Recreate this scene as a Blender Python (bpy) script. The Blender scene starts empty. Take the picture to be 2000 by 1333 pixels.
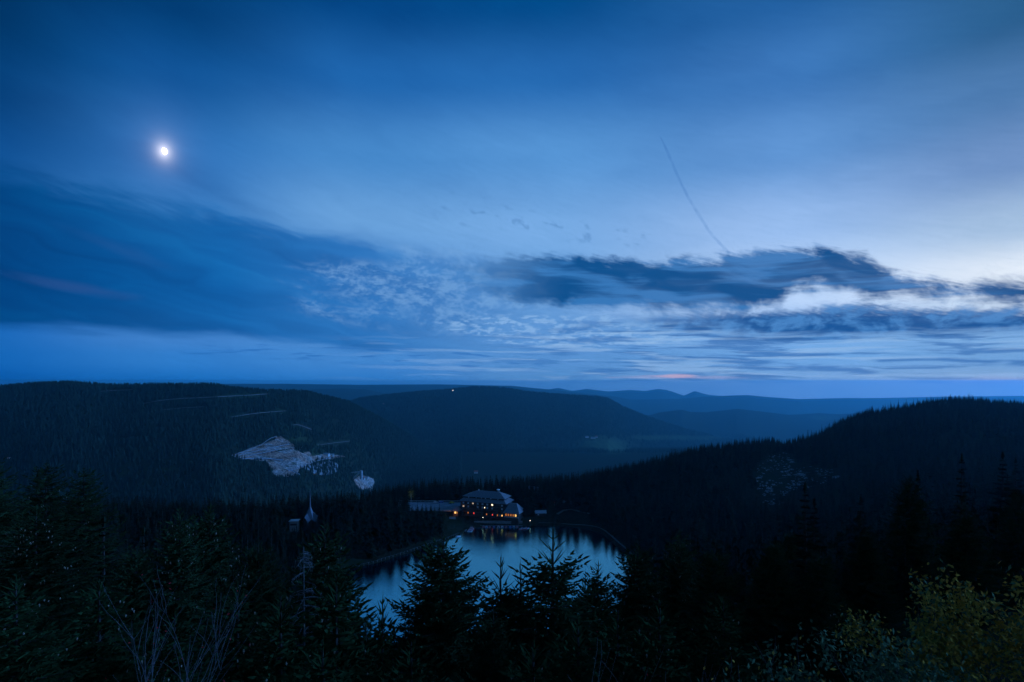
import bpy, math, random
import numpy as np

# ------------------------------------------------------------------ camera
scene = bpy.context.scene
COL = scene.collection
F, HY, CZ = 1111.0, 745.0, 110.0          # focal length and horizon row in photo pixels, eye height above the lake
cam_data = bpy.data.cameras.new('camera')
cam_data.sensor_width = 36.0
cam_data.lens = 36.0 * F / 2000.0
cam_data.shift_y = (HY - 666.5) / 2000.0
cam_data.clip_start = 0.5
cam_data.clip_end = 200000.0
cam = bpy.data.objects.new('camera', cam_data)
COL.objects.link(cam)
cam.location = (0, 0, CZ)
cam.rotation_euler = (math.radians(90), 0, 0)
scene.camera = cam
vs = scene.view_settings
vs.view_transform = 'Standard'; vs.look = 'None'; vs.gamma = 1.0; vs.exposure = 0.0
vs.use_curve_mapping = False
scene.render.engine = 'CYCLES'
cy = scene.cycles
cy.max_bounces = 5; cy.diffuse_bounces = 2; cy.glossy_bounces = 3; cy.transmission_bounces = 3
cy.transparent_max_bounces = 8; cy.volume_bounces = 2
cy.use_denoising = True
cy.use_adaptive_sampling = True; cy.adaptive_threshold = 0.02; cy.adaptive_min_samples = 12
cy.sample_clamp_indirect = 4.0

# ------------------------------------------------------------------ colour helpers
def lin(c):
    return tuple(((v / 255.0) / 12.92 if v <= 10.3 else ((v / 255.0 + 0.055) / 1.055) ** 2.4) for v in c)

def angles(x, y):
    """direction (azimuth, elevation) of a photo pixel"""
    u, v = (x - 1000.0) / F, (HY - y) / F
    return math.atan(u), math.atan(v / math.sqrt(1 + u * u))

class Nodes:
    """small helper to write node trees as formulas"""
    def __init__(self, tree):
        self.t = tree
        tree.nodes.clear()
    def new(self, kind, **kw):
        n = self.t.nodes.new(kind)
        for k, v in kw.items():
            setattr(n, k, v)
        return n
    def put(self, sock, v):
        if v is None:
            return
        if hasattr(v, 'is_output') or isinstance(v, bpy.types.NodeSocket):
            self.t.links.new(v, sock)
        else:
            if isinstance(v, (tuple, list)) and len(v) == 3 and sock.type == 'RGBA':
                v = tuple(v) + (1.0,)
            sock.default_value = v
    def m(self, op, a, b=None, c=None):
        n = self.new('ShaderNodeMath', operation=op)
        self.put(n.inputs[0], a); self.put(n.inputs[1], b); self.put(n.inputs[2], c)
        return n.outputs[0]
    def add(self, a, b): return self.m('ADD', a, b)
    def sub(self, a, b): return self.m('SUBTRACT', a, b)
    def mul(self, a, b): return self.m('MULTIPLY', a, b)
    def step(self, x, lo, hi, a=0.0, b=1.0):
        n = self.new('ShaderNodeMapRange', interpolation_type='SMOOTHSTEP')
        self.put(n.inputs[0], x); self.put(n.inputs[1], lo); self.put(n.inputs[2], hi)
        self.put(n.inputs[3], a); self.put(n.inputs[4], b)
        return n.outputs[0]
    def mix(self, f, a, b, blend='MIX'):
        n = self.new('ShaderNodeMix', data_type='RGBA', blend_type=blend)
        n.clamp_factor = True
        self.put(n.inputs[0], f); self.put(n.inputs[6], a); self.put(n.inputs[7], b)
        return n.outputs[2]
    def xyz(self, x, y, z):
        n = self.new('ShaderNodeCombineXYZ')
        self.put(n.inputs[0], x); self.put(n.inputs[1], y); self.put(n.inputs[2], z)
        return n.outputs[0]
    def noise(self, vec, scale=1.0, detail=4.0, rough=0.5, dist=0.0, color=False, dims='3D'):
        n = self.new('ShaderNodeTexNoise', noise_dimensions=dims)
        self.put(n.inputs['Vector'], vec); self.put(n.inputs['Scale'], scale)
        self.put(n.inputs['Detail'], detail); self.put(n.inputs['Roughness'], rough)
        self.put(n.inputs['Distortion'], dist)
        return n.outputs['Color' if color else 'Fac']
    def ramp(self, fac, stops, mode='LINEAR'):
        n = self.new('ShaderNodeValToRGB')
        cr = n.color_ramp
        cr.interpolation = mode
        while len(cr.elements) > 1:
            cr.elements.remove(cr.elements[-1])
        for i, (p, c) in enumerate(stops):
            e = cr.elements[0] if i == 0 else cr.elements.new(p)
            e.position = p
            e.color = tuple(c) + (1.0,) if len(c) == 3 else c
        self.put(n.inputs[0], fac)
        return n.outputs[0]

# ------------------------------------------------------------------ sky (world)
world = bpy.data.worlds.new('World')
scene.world = world
world.use_nodes = True
W = Nodes(world.node_tree)
tc = W.new('ShaderNodeTexCoord').outputs['Generated']
sep = W.new('ShaderNodeSeparateXYZ'); W.put(sep.inputs[0], tc)
dx, dy, dz = sep.outputs
el = W.m('ARCSINE', dz)
az = W.m('ARCTAN2', dx, dy)
# azimuth folded so that the sky closes smoothly behind the viewer
FOLD = math.radians(50)
aabs = W.m('ABSOLUTE', az)
fold = W.m('MULTIPLY', W.m('SIGN', az), W.m('MINIMUM', aabs, W.mul(W.sub(math.pi, aabs), FOLD / (math.pi - FOLD))))
s = W.add(W.mul(fold, 1.0 / (2 * FOLD)), 0.5)          # 0 .. 1 over -50 .. +50 degrees
EMAX = math.radians(40)

def S_of(x): return angles(x, HY)[0] / (2 * FOLD) + 0.5
def curve(pts, pad=0.25):
    """elevation as a function of azimuth through photo points"""
    n = W.new('ShaderNodeFloatCurve')
    c = n.mapping.curves[0]
    P = []
    for x, y in pts:
        a, e = angles(x, y)
        P.append((min(1, max(0, a / (2 * FOLD) + 0.5)), e / EMAX * 0.8 + 0.1))
    while len(c.points) < len(P):
        c.points.new(0.5, 0.5)
    for p, q in zip(c.points, P):
        p.location = q
        p.handle_type = 'AUTO_CLAMPED'
    n.mapping.extend = 'HORIZONTAL'
    n.mapping.update()
    W.put(n.inputs['Value'], s)
    return W.mul(W.sub(n.outputs[0], 0.1), EMAX / 0.8)

# clear-sky colour: columns of photo samples over elevation, blended over azimuth
COLS = [
 (-60,  [(-900,(0,26,54)),(0,(0,50,98)),(150,(4,64,122)),(300,(14,82,150)),(420,(24,92,165)),(560,(14,88,168)),(665,(24,104,186)),(700,(18,100,182)),(745,(8,90,172))]),
 (330,  [(-900,(0,30,62)),(0,(2,62,118)),(150,(14,84,152)),(300,(42,112,184)),(420,(58,128,198)),(560,(40,112,190)),(660,(64,130,204)),(700,(46,122,200)),(745,(24,108,190))]),
 (700,  [(-900,(0,34,72)),(0,(4,70,134)),(150,(30,100,172)),(300,(70,136,202)),(430,(104,160,218)),(560,(70,134,204)),(660,(78,140,208)),(700,(66,134,206)),(745,(46,122,200))]),
 (1050, [(-900,(2,36,76)),(0,(2,76,140)),(150,(38,108,180)),(300,(82,144,208)),(450,(116,168,225)),(560,(108,162,220)),(660,(92,148,212)),(700,(86,144,208)),(745,(82,140,202))]),
 (1500, [(-900,(6,42,84)),(0,(32,92,156)),(150,(60,118,184)),(300,(92,144,205)),(450,(146,182,230)),(550,(180,206,240)),(590,(172,200,238)),(640,(118,166,220)),(700,(98,152,211)),(745,(108,152,204))]),
 (2050, [(-900,(12,50,90)),(0,(36,84,128)),(150,(68,110,158)),(300,(100,132,178)),(430,(150,174,202)),(530,(196,206,218)),(590,(178,195,215)),(640,(106,148,194)),(700,(94,138,186)),(745,(112,142,178))]),
]
ecoord = W.add(W.mul(el, 0.8 / math.radians(60)), 0.1)
def col_ramp(x, samples):
    st = []
    for y, c in samples:
        a, e = angles(x, y) if y > -900 else (0, math.radians(66))
        st.append((e * 0.8 / math.radians(60) + 0.1, lin(c)))
    st = sorted(st)
    st.insert(0, (st[0][0] - 0.09, tuple(0.35 * v for v in st[0][1]))); st.insert(1, (st[1][0] - 0.03, st[1][1]))
    return W.ramp(ecoord, st, 'B_SPLINE' if False else 'EASE')
base = None
prev = None
for x, smp in COLS:
    r = col_ramp(x, smp)
    if base is None:
        base = r
    else:
        base = W.mix(W.step(s, S_of(prev), S_of(x)), base, r)
    prev = x

# the afterglow: the sun is down behind the ridge beyond the right edge
gl = W.mul(W.sub(az, math.radians(68)), 1 / math.radians(30))
gl = W.m('EXPONENT', W.mul(W.mul(gl, gl), -1.0))
gl = W.mul(gl, W.m('EXPONENT', W.mul(W.m('ABSOLUTE', el), -1.6)))
gk = W.m('MULTIPLY_ADD', gl, 0.9, 1.0)
base = W.mix(1.0, base, W.xyz(gk, W.m('MULTIPLY_ADD', gl, 0.9, 1.0), W.m('MULTIPLY_ADD', gl, 0.9, 1.0)), 'MULTIPLY')

# streak and puff coordinates, bent by one shared slow warp
warpn = W.new('ShaderNodeSeparateXYZ')
W.put(warpn.inputs[0], W.noise(W.xyz(W.mul(fold, 9.0), W.mul(el, 22.0), 0.0), 1.0, 1, 0.5, 0.0, True, '2D'))
wx, wy = W.sub(warpn.outputs[0], 0.5), W.sub(warpn.outputs[1], 0.5)
def coords(kx, ky, shear=0.0, off=0.0, wk=0.35):
    e2 = W.m('MULTIPLY_ADD', fold, shear, el)
    u = W.m('MULTIPLY_ADD', fold, kx, off); v = W.m('MULTIPLY_ADD', e2, ky, off * 1.7)
    if wk:
        u = W.m('MULTIPLY_ADD', wx, wk, u); v = W.m('MULTIPLY_ADD', wy, wk, v)
    return W.xyz(u, v, 0.0)
def n2(kx, ky, shear, off, detail, rough, wk=0.35):
    return W.noise(coords(kx, ky, shear, off, wk), 1.0, detail, rough, 0.0, False, '2D')

wispy = n2(2.2, 8.0, 0.22, 3.1, 3, 0.55, 0.5)
sky = W.mix(1.0, base, W.ramp(wispy, [(0.25, (0.86, 0.90, 0.93)), (0.5, (1, 1, 1)), (0.75, (1.10, 1.07, 1.05))]), 'MULTIPLY')

lump = n2(26, 46, 0.0, 1.3, 5, 0.60, 0.8)
lumpc = W.sub(lump, 0.5)
fine = W.sub(n2(26, 190, 0.30, 5.2, 4, 0.62, 0.5), 0.5)       # wind-drawn fibres
streak = W.sub(n2(7, 95, 0.03, 7.7, 4, 0.58, 0.5), 0.5)
broad = W.sub(n2(5.5, 26, 0.16, 9.4, 3, 0.55, 0.8), 0.5)

fib = W.m('MULTIPLY_ADD', fine, 0.16, 1.0)
sky = W.mix(1.0, sky, W.xyz(fib, W.m('MULTIPLY_ADD', fine, 0.11, 1.0), W.m('MULTIPLY_ADD', fine, 0.08, 1.0)), 'MULTIPLY')
def band(top, bot, nt, nb, st, sb):
    """mask between two curves; nt / nb edge noise, st / sb edge softness"""
    t = W.sub(curve(top), el); t = W.add(t, nt) if nt is not None else t
    b = W.sub(el, curve(bot)); b = W.add(b, nb) if nb is not None else b
    return W.mul(W.step(t, -st, st), W.step(b, -sb, sb))
def px(n): return n / F
def window(x0, x1, x2, x3):
    return W.mul(W.step(s, S_of(x0), S_of(x1)), W.sub(1.0, W.step(s, S_of(x2), S_of(x3))))
def spot(x, y, rx, ry, rot=0.0):
    a, e = angles(x, y)
    k = math.cos(a)
    u = W.sub(fold, a); v = W.sub(el, e)
    if rot:
        cr, sr = math.cos(rot), math.sin(rot)
        u, v = W.add(W.mul(u, cr), W.mul(v, sr)), W.sub(W.mul(v, cr), W.mul(u, sr))
    u = W.mul(u, 1 / (px(rx) * k * k)); v = W.mul(v, 1 / (px(ry) * k))
    return W.m('SQRT', W.m('MULTIPLY_ADD', u, u, W.mul(v, v)))

# A: the broad dark bank on the left
mA = band([(-60, 332), (0, 343), (130, 364), (250, 385), (380, 410), (500, 437), (620, 462), (760, 484), (880, 503), (1000, 520), (1150, 540), (1300, 560)],
          [(-60, 640), (100, 640), (260, 648), (340, 656), (420, 655), (500, 660), (580, 668), (700, 682), (900, 690), (1100, 690)],
          W.add(W.mul(broad, px(60)), W.add(W.mul(streak, px(14)), W.mul(fine, px(22)))), W.add(W.mul(broad, px(26)), W.mul(streak, px(14))), px(24), px(13))
mA = W.mul(mA, W.sub(1.0, W.step(s, S_of(700), S_of(1150))))
cA = W.ramp(s, [(S_of(-40), lin((0, 62, 122))), (S_of(200), lin((1, 79, 146))), (S_of(450), lin((12, 95, 168))), (S_of(700), lin((38, 112, 186))), (S_of(1000), lin((70, 132, 198)))])
cA = W.mix(1.0, cA, W.ramp(W.add(n2(3.0, 22, 0.2, 2.2, 3, 0.55, 0.8), 0.0), [(0.3, (0.78, 0.82, 0.86)), (0.5, (1, 1, 1)), (0.72, (1.45, 1.24, 1.14))]), 'MULTIPLY')
sky = W.mix(W.mul(mA, 0.92), sky, cA)
# dusky rose streaks inside the bank
p1 = W.mul(W.sub(1.0, W.step(W.add(spot(150, 562, 190, 17, -0.10), W.mul(broad, 1.2)), 0.1, 1.0)), 0.20)
sky = W.mix(p1, sky, lin((72, 92, 152)))
p2 = W.mul(W.sub(1.0, W.step(W.add(spot(230, 486, 150, 18, -0.32), W.mul(broad, 1.2)), 0.1, 1.0)), 0.12)
sky = W.mix(p2, sky, lin((58, 96, 160)))
# soft shade wedge under the moon
p3 = W.mul(W.sub(1.0, W.step(W.add(spot(380, 352, 190, 36, -0.35), W.mul(broad, 1.6)), 0.1, 1.1)), 0.35)
sky = W.mix(p3, sky, lin((22, 86, 156)))

# F: pale altocumulus puffs
puff = W.add(W.mul(n2(24, 48, 0.0, 11.0, 5, 0.62, 0.9), 0.62), W.mul(n2(74, 130, 0.0, 13.0, 3, 0.6, 0.9), 0.38))
regF = W.sub(1.0, W.step(W.add(spot(850, 568, 300, 84, -0.03), W.mul(broad, 1.2)), 0.25, 1.1))
mF = W.mul(W.step(puff, 0.40, 0.64), W.step(regF, 0.05, 0.75))
sky = W.mix(W.mul(W.step(regF, 0.0, 1.0), 0.45), sky, lin((62, 124, 194)))
sky = W.mix(W.mul(mF, 0.48), sky, lin((128, 176, 226)))
puff2 = n2(46, 130, 0.0, 17.0, 4, 0.6, 0.5)
regG = W.sub(1.0, W.step(W.add(spot(1120, 644, 330, 42, -0.02), W.mul(streak, 0.9)), 0.3, 1.05))
mG = W.mul(W.step(puff2, 0.44, 0.64), W.step(regG, 0.05, 0.7))
sky = W.mix(W.mul(mG, 0.72), sky, lin((138, 182, 230)))

# E: low streaks over the right half
mE = W.mul(W.step(streak, -0.04, 0.13), band([(600, 690), (1000, 640), (1300, 622), (1600, 620), (2050, 625)], [(600, 742), (1200, 747), (2050, 750)], None, None, px(18), px(14)))
mE = W.mul(mE, W.step(s, S_of(700), S_of(1350)))
sky = W.mix(W.mul(mE, 0.62), sky, lin((30, 96, 170)))
streak2 = W.sub(n2(5, 120, 0.02, 23.0, 3, 0.6, 0.5), 0.5)
mE2 = W.mul(W.step(streak2, 0.02, 0.16), band([(600, 660), (1300, 640), (2050, 655)], [(600, 742), (2050, 752)], None, None, px(14), px(14)))
sky = W.mix(W.mul(mE2, W.mul(W.step(s, S_of(500), S_of(1200)), 0.5)), sky, lin((150, 188, 230)))
# dark flat slivers under the pale strip on the left
sliv = n2(16, 150, 0.01, 41.0, 2, 0.5, 0.4)
mS = W.mul(W.step(sliv, 0.58, 0.68), band([(200, 668), (500, 672), (800, 682), (1150, 696)], [(200, 692), (500, 698), (800, 716), (1150, 724)], None, None, px(6), px(6)))
sky = W.mix(W.mul(mS, W.mul(window(240, 340, 1000, 1150), 0.55)), sky, lin((34, 104, 182)))

# D: second dark layer at the right
mD = band([(1050, 640), (1200, 626), (1300, 616), (1400, 610), (1520, 607), (1600, 603), (1700, 598), (1800, 604), (1900, 606), (2050, 606)],
          [(1050, 645), (1300, 646), (1500, 658), (1650, 660), (1800, 652), (2050, 644)],
          W.add(W.mul(lumpc, px(44)), W.mul(fine, px(20))), W.mul(streak, px(30)), px(12), px(14))
mD = W.mul(mD, W.step(s, S_of(1080), S_of(1500)))
cD = W.mix(W.step(lump, 0.40, 0.68), lin((12, 80, 148)), lin((66, 128, 194)))
sky = W.mix(W.mul(mD, 0.94), sky, cD)

# C: the long dark slate cloud
ledge = W.sub(n2(22, 40, 0.25, 31.0, 5, 0.62, 0.8), 0.5)
mC = band([(800, 540), (870, 520), (950, 506), (1010, 500), (1100, 502), (1200, 507), (1300, 511), (1400, 503), (1480, 491), (1560, 487), (1640, 489), (1690, 505), (1735, 530), (1790, 546), (1850, 552), (1900, 555), (1950, 551), (2050, 556)],
          [(800, 545), (900, 556), (980, 582), (1100, 594), (1250, 603), (1400, 604), (1480, 600), (1525, 588), (1560, 562), (1610, 560), (1660, 572), (1700, 584), (1740, 577), (1800, 579), (1900, 582), (1960, 589), (2050, 592)],
          W.add(W.mul(ledge, px(42)), W.mul(fine, px(20))), W.add(W.mul(ledge, px(40)), W.mul(streak, px(26))), px(12), px(15))
mC = W.mul(mC, W.step(s, S_of(820), S_of(1120)))
cC = W.mix(W.step(W.add(W.mul(streak, 0.8), W.mul(broad, 1.0)), -0.12, 0.22), lin((6, 78, 140)), lin((40, 112, 180)))
sky = W.mix(W.mul(mC, W.step(broad, -0.2, 0.16, 0.985, 0.91)), sky, cC)

# G: torn dark scraps above the slate cloud
scrap = n2(34, 60, 0.3, 53.0, 4, 0.6, 0.9)
mS = W.mul(W.step(scrap, 0.575, 0.70), band([(700, 372), (900, 380), (1100, 425), (1300, 455)], [(700, 430), (900, 440), (1100, 470), (1300, 490)], None, None, px(16), px(16)))
sky = W.mix(W.mul(mS, W.mul(window(830, 880, 1250, 1340), 0.36)), sky, lin((66, 118, 180)))
# H: last rose light low in the distance
k = W.sub(1.0, W.step(W.add(spot(1328, 735, 42, 5.5), W.mul(streak, 1.5)), 0.25, 1.1))
sky = W.mix(W.mul(k, 0.55), sky, lin((222, 178, 192)))
k = W.sub(1.0, W.step(W.add(spot(1360, 738, 190, 5.0), W.mul(streak, 2.2)), 0.1, 1.0))
sky = W.mix(W.mul(k, 0.30), sky, lin((190, 170, 205)))
k = W.sub(1.0, W.step(W.add(spot(1960, 744, 300, 12), W.mul(streak, 1.4)), 0.1, 1.0))
sky = W.mix(W.mul(k, 0.35), sky, lin((168, 170, 212)))

# corona of the thin cloud lit by the moon
MOON_AZ, MOON_EL = angles(320, 296)
d = spot(320, 296, 1, 1)
g1 = W.m('EXPONENT', W.mul(d, -1 / 9.0))
g2 = W.m('EXPONENT', W.mul(d, -1 / 34.0))
glow = W.mix(1.0, W.mix(g1, (0, 0, 0), (1.3, 1.15, 1.1)), W.mix(g2, (0, 0, 0), (0.10, 0.10, 0.11)), 'ADD')
sky = W.mix(1.0, sky, glow, 'ADD')

# a faint share of the physical twilight sky underneath
nish = W.new('ShaderNodeTexSky', sky_type='NISHITA')
nish.sun_disc = False
nish.sun_elevation = math.radians(-3.0)
nish.sun_rotation = math.radians(75.0)
nish.altitude = 1150
nk = W.mix(1.0, nish.outputs[0], (0.006, 0.006, 0.006), 'MULTIPLY')
sky = W.mix(1.0, sky, nk, 'ADD')
bg = W.new('ShaderNodeBackground')
W.put(bg.inputs[0], sky); bg.inputs[1].default_value = 1.0
W.put(W.new('ShaderNodeOutputWorld').inputs[0], bg.outputs[0])
world.cycles.sampling_method = 'NONE'

# ------------------------------------------------------------------ blue sun lamp added to light the haze, low beyond the right edge
glow_l = bpy.data.lights.new('haze_fill_sun', 'SUN')
glow_l.energy = 3.8; glow_l.angle = math.radians(25); glow_l.color = (0.07, 0.31, 1.0)
glow_o = bpy.data.objects.new('haze_fill_sun', glow_l); COL.objects.link(glow_o)
GA, GE = math.radians(82), math.radians(13)
glow_o.rotation_euler = (math.pi/2 - GE, 0, math.pi - GA)

# ------------------------------------------------------------------ mesh helpers
def P(x, y, Y):
    """world point of a photo pixel at depth Y"""
    return np.array([(x - 1000.0) / F * Y, Y, CZ + (HY - y) / F * Y])

def mesh_from(name, V, polys, mats=(), mat_idx=None, smooth=False):
    """V (n,3); polys: list of integer arrays (k,3) or (k,4)"""
    me = bpy.data.meshes.new(name)
    V = np.asarray(V, dtype=np.float32)
    me.vertices.add(len(V)); me.vertices.foreach_set('co', V.ravel())
    loops = np.concatenate([np.asarray(p, dtype=np.int32).ravel() for p in polys])
    sizes = np.concatenate([np.full(len(p), np.asarray(p).shape[1], dtype=np.int32) for p in polys])
    starts = np.concatenate([[0], np.cumsum(sizes)[:-1]]).astype(np.int32)
    me.loops.add(len(loops)); me.loops.foreach_set('vertex_index', loops)
    me.polygons.add(len(sizes)); me.polygons.foreach_set('loop_start', starts)
    if mat_idx is not None:
        me.polygons.foreach_set('material_index', np.asarray(mat_idx, dtype=np.int32))
    me.polygons.foreach_set('use_smooth', np.full(len(sizes), smooth))
    for m_ in mats:
        me.materials.append(m_)
    me.update(); me.validate()
    return me

class MB:
    """collects simple solids into one mesh"""
    def __init__(self): self.v = []; self.f = []
    def poly(self, pts):
        n = len(self.v); self.v += [tuple(p) for p in pts]; self.f.append(list(range(n, n + len(pts)))); return self
    def hexa(self, b, t):
        """b, t: four corner points of bottom and top, same turning order"""
        n = len(self.v); self.v += [tuple(p) for p in b] + [tuple(p) for p in t]
        self.f += [[n+3, n+2, n+1, n], [n+4, n+5, n+6, n+7]] + [[n+i, n+(i+1) % 4, n+4+(i+1) % 4, n+4+i] for i in range(4)]
        return self
    def box(self, x0, x1, y0, y1, z0, z1):
        return self.hexa([(x0,y0,z0),(x1,y0,z0),(x1,y1,z0),(x0,y1,z0)], [(x0,y0,z1),(x1,y0,z1),(x1,y1,z1),(x0,y1,z1)])
    def tube(self, pts, radii, n=6, caps=True):
        pts = [np.array(p, float) for p in pts]; base = len(self.v)
        for i, p in enumerate(pts):
            d = pts[min(i+1, len(pts)-1)] - pts[max(i-1, 0)]; d = d / (np.linalg.norm(d) + 1e-9)
            a = np.cross(d, (0.0, 0.0, 1.0)) if abs(d[2]) < 0.95 else np.cross(d, (0.0, 1.0, 0.0))
            a /= np.linalg.norm(a); b = np.cross(d, a)
            for k in range(n):
                t = 2 * math.pi * k / n
                self.v.append(tuple(p + radii[i] * (a * math.cos(t) + b * math.sin(t))))
        for i in range(len(pts) - 1):
            for k in range(n):
                self.f.append([base+i*n+k, base+i*n+(k+1) % n, base+(i+1)*n+(k+1) % n, base+(i+1)*n+k])
        if caps:
            self.f.append([base + k for k in range(n)][::-1]); self.f.append([base + (len(pts)-1)*n + k for k in range(n)])
        return self
    def build(self, name, mat, parent=None, smooth=False):
        me = bpy.data.meshes.new(name); me.from_pydata(self.v, [], self.f); me.materials.append(mat)
        if smooth:
            me.polygons.foreach_set('use_smooth', [True] * len(me.polygons))
        me.update()
        return link(name, me, parent)

def link(name, data, parent=None):
    o = bpy.data.objects.new(name, data); COL.objects.link(o)
    if parent is not None: o.parent = parent
    return o
def tag(o, label=None, cat=None, group=None, kind=None):
    if label: o['label'] = label
    if cat: o['category'] = cat
    if group: o['group'] = group
    if kind: o['kind'] = kind
    return o
def empty(name, loc=(0, 0, 0), rz=0.0):
    o = link(name, None); o.location = tuple(float(v) for v in loc); o.rotation_euler = (0, 0, rz); return o

# ------------------------------------------------------------------ materials
def material(name, fn):
    m_ = bpy.data.materials.new(name); m_.use_nodes = True
    fn(Nodes(m_.node_tree)); return m_
def out(T, shader):
    T.put(T.new('ShaderNodeOutputMaterial').inputs['Surface'], shader)
def diffuse_mat(name, c1, c2, scale=3.0, rnd=0.25, detail=3):
    """two-tone noise diffuse with a per-object tone shift"""
    def fn(T):
        co = T.new('ShaderNodeTexCoord').outputs['Object']
        f = T.noise(co, scale, detail, 0.6)
        c = T.mix(T.step(f, 0.35, 0.65), c1, c2)
        oi = T.new('ShaderNodeObjectInfo').outputs['Random']
        k = T.m('MULTIPLY_ADD', oi, 2 * rnd, 1.0 - rnd)
        c = T.mix(1.0, c, T.xyz(k, k, k), 'MULTIPLY')
        b = T.new('ShaderNodeBsdfDiffuse'); T.put(b.inputs[0], c); out(T, b.outputs[0])
    return material(name, fn)
def surf_mat(name, c1, c2=None, scale=2.0, rough=0.7, metal=0.0, spec=0.4):
    def fn(T):
        b = T.new('ShaderNodeBsdfPrincipled')
        co = T.new('ShaderNodeTexCoord').outputs['Object']
        f = T.noise(co, scale, 4, 0.6)
        T.put(b.inputs['Base Color'], T.mix(T.step(f, 0.3, 0.7), c1, c2 or tuple(0.8 * v for v in c1)))
        b.inputs['Roughness'].default_value = rough; b.inputs['Metallic'].default_value = metal
        b.inputs['Specular IOR Level'].default_value = spec
        out(T, b.outputs[0])
    return material(name, fn)
def lamp_mat(name, c, strength):
    def fn(T):
        e = T.new('ShaderNodeEmission'); T.put(e.inputs[0], c); e.inputs[1].default_value = strength
        out(T, e.outputs[0])
    return material(name, fn)

M = {}
M['needle'] = diffuse_mat('spruce_needles', (0.015, 0.030, 0.012), (0.027, 0.045, 0.018), 1.2, 0.35)
M['needle_green'] = diffuse_mat('young_spruce_needles', (0.013, 0.028, 0.010), (0.021, 0.040, 0.014), 1.2, 0.2)
M['needle_mid'] = diffuse_mat('forest_needles', (0.011, 0.018, 0.011), (0.020, 0.029, 0.016), 0.6, 0.45)
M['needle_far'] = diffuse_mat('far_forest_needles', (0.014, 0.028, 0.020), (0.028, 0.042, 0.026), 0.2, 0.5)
M['bark'] = diffuse_mat('bark', (0.03, 0.025, 0.02), (0.05, 0.044, 0.038), 4.0, 0.2)
M['dead_wood'] = diffuse_mat('weathered_dead_wood', (0.09, 0.085, 0.085), (0.15, 0.145, 0.145), 5.0, 0.1)
M['cone'] = diffuse_mat('ripe_cones', (0.20, 0.14, 0.10), (0.38, 0.30, 0.22), 30.0, 0.2)

# ------------------------------------------------------------------ value noise (numpy)
_rs = np.random.RandomState(7)
_LAT = _rs.rand(256, 256)
def vnoise(x, y):
    xi = np.floor(x).astype(int); yi = np.floor(y).astype(int)
    fx = x - xi; fy = y - yi
    fx = fx * fx * (3 - 2 * fx); fy = fy * fy * (3 - 2 * fy)
    g = lambda i, j: _LAT[i & 255, j & 255]
    return (g(xi, yi) * (1-fx) + g(xi+1, yi) * fx) * (1-fy) + (g(xi, yi+1) * (1-fx) + g(xi+1, yi+1) * fx) * fy
def fbm(x, y, octv=4, gain=0.5):
    a, s_, t = 1.0, 0.0, 0.0
    for i in range(octv):
        s_ = s_ + a * vnoise(x * 2**i + 17.3 * i, y * 2**i + 5.1 * i); t += a; a *= gain
    return s_ / t - 0.5

# ------------------------------------------------------------------ terrain
LAKE = np.array([(-19,430),(0,432.5),(19.5,433),(38,432),(52.5,428),(63,417),(66.5,400),(68.5,384),(71,367),(72.5,344),(69,309),(58,275),(36,249),(0,237),(-32,235),(-61,243),(-83,262),(-98,287),(-104,311),(-98,330),(-82,343.5),(-65.5,363.5),(-56,377),(-43,395),(-36,409),(-31,423)], float)
def catmull(pts, n, closed=True):
    pts = np.asarray(pts, float); N = len(pts); outp = []
    for i in range(N if closed else N - 1):
        idx = [(i-1) % N, i, (i+1) % N, (i+2) % N] if closed else [max(i-1, 0), i, i+1, min(i+2, N-1)]
        p0, p1, p2, p3 = pts[idx]
        for t in np.linspace(0, 1, n, endpoint=False):
            outp.append(0.5 * ((2*p1) + (-p0+p2)*t + (2*p0-5*p1+4*p2-p3)*t*t + (-p0+3*p1-3*p2+p3)*t**3))
    if not closed: outp.append(pts[-1])
    return np.array(outp)
LAKE_S = catmull(LAKE, 5)
def lake_dist(X, Y):
    """signed distance to the shore, negative over water"""
    A = LAKE_S; B = np.roll(A, -1, axis=0)
    d2 = np.full(X.shape, 1e18); inside = np.zeros(X.shape, bool)
    for (ax_, ay_), (bx_, by_) in zip(A, B):
        ex, ey = bx_ - ax_, by_ - ay_
        t = np.clip(((X-ax_)*ex + (Y-ay_)*ey) / (ex*ex + ey*ey), 0, 1)
        d2 = np.minimum(d2, (X-ax_-t*ex)**2 + (Y-ay_-t*ey)**2)
        c = ((ay_ > Y) != (by_ > Y)) & (X < ex * (Y-ay_) / (ey if abs(ey) > 1e-9 else 1e-9) + ax_)
        inside ^= c
    d = np.sqrt(d2)
    return np.where(inside, -d, d)

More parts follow.
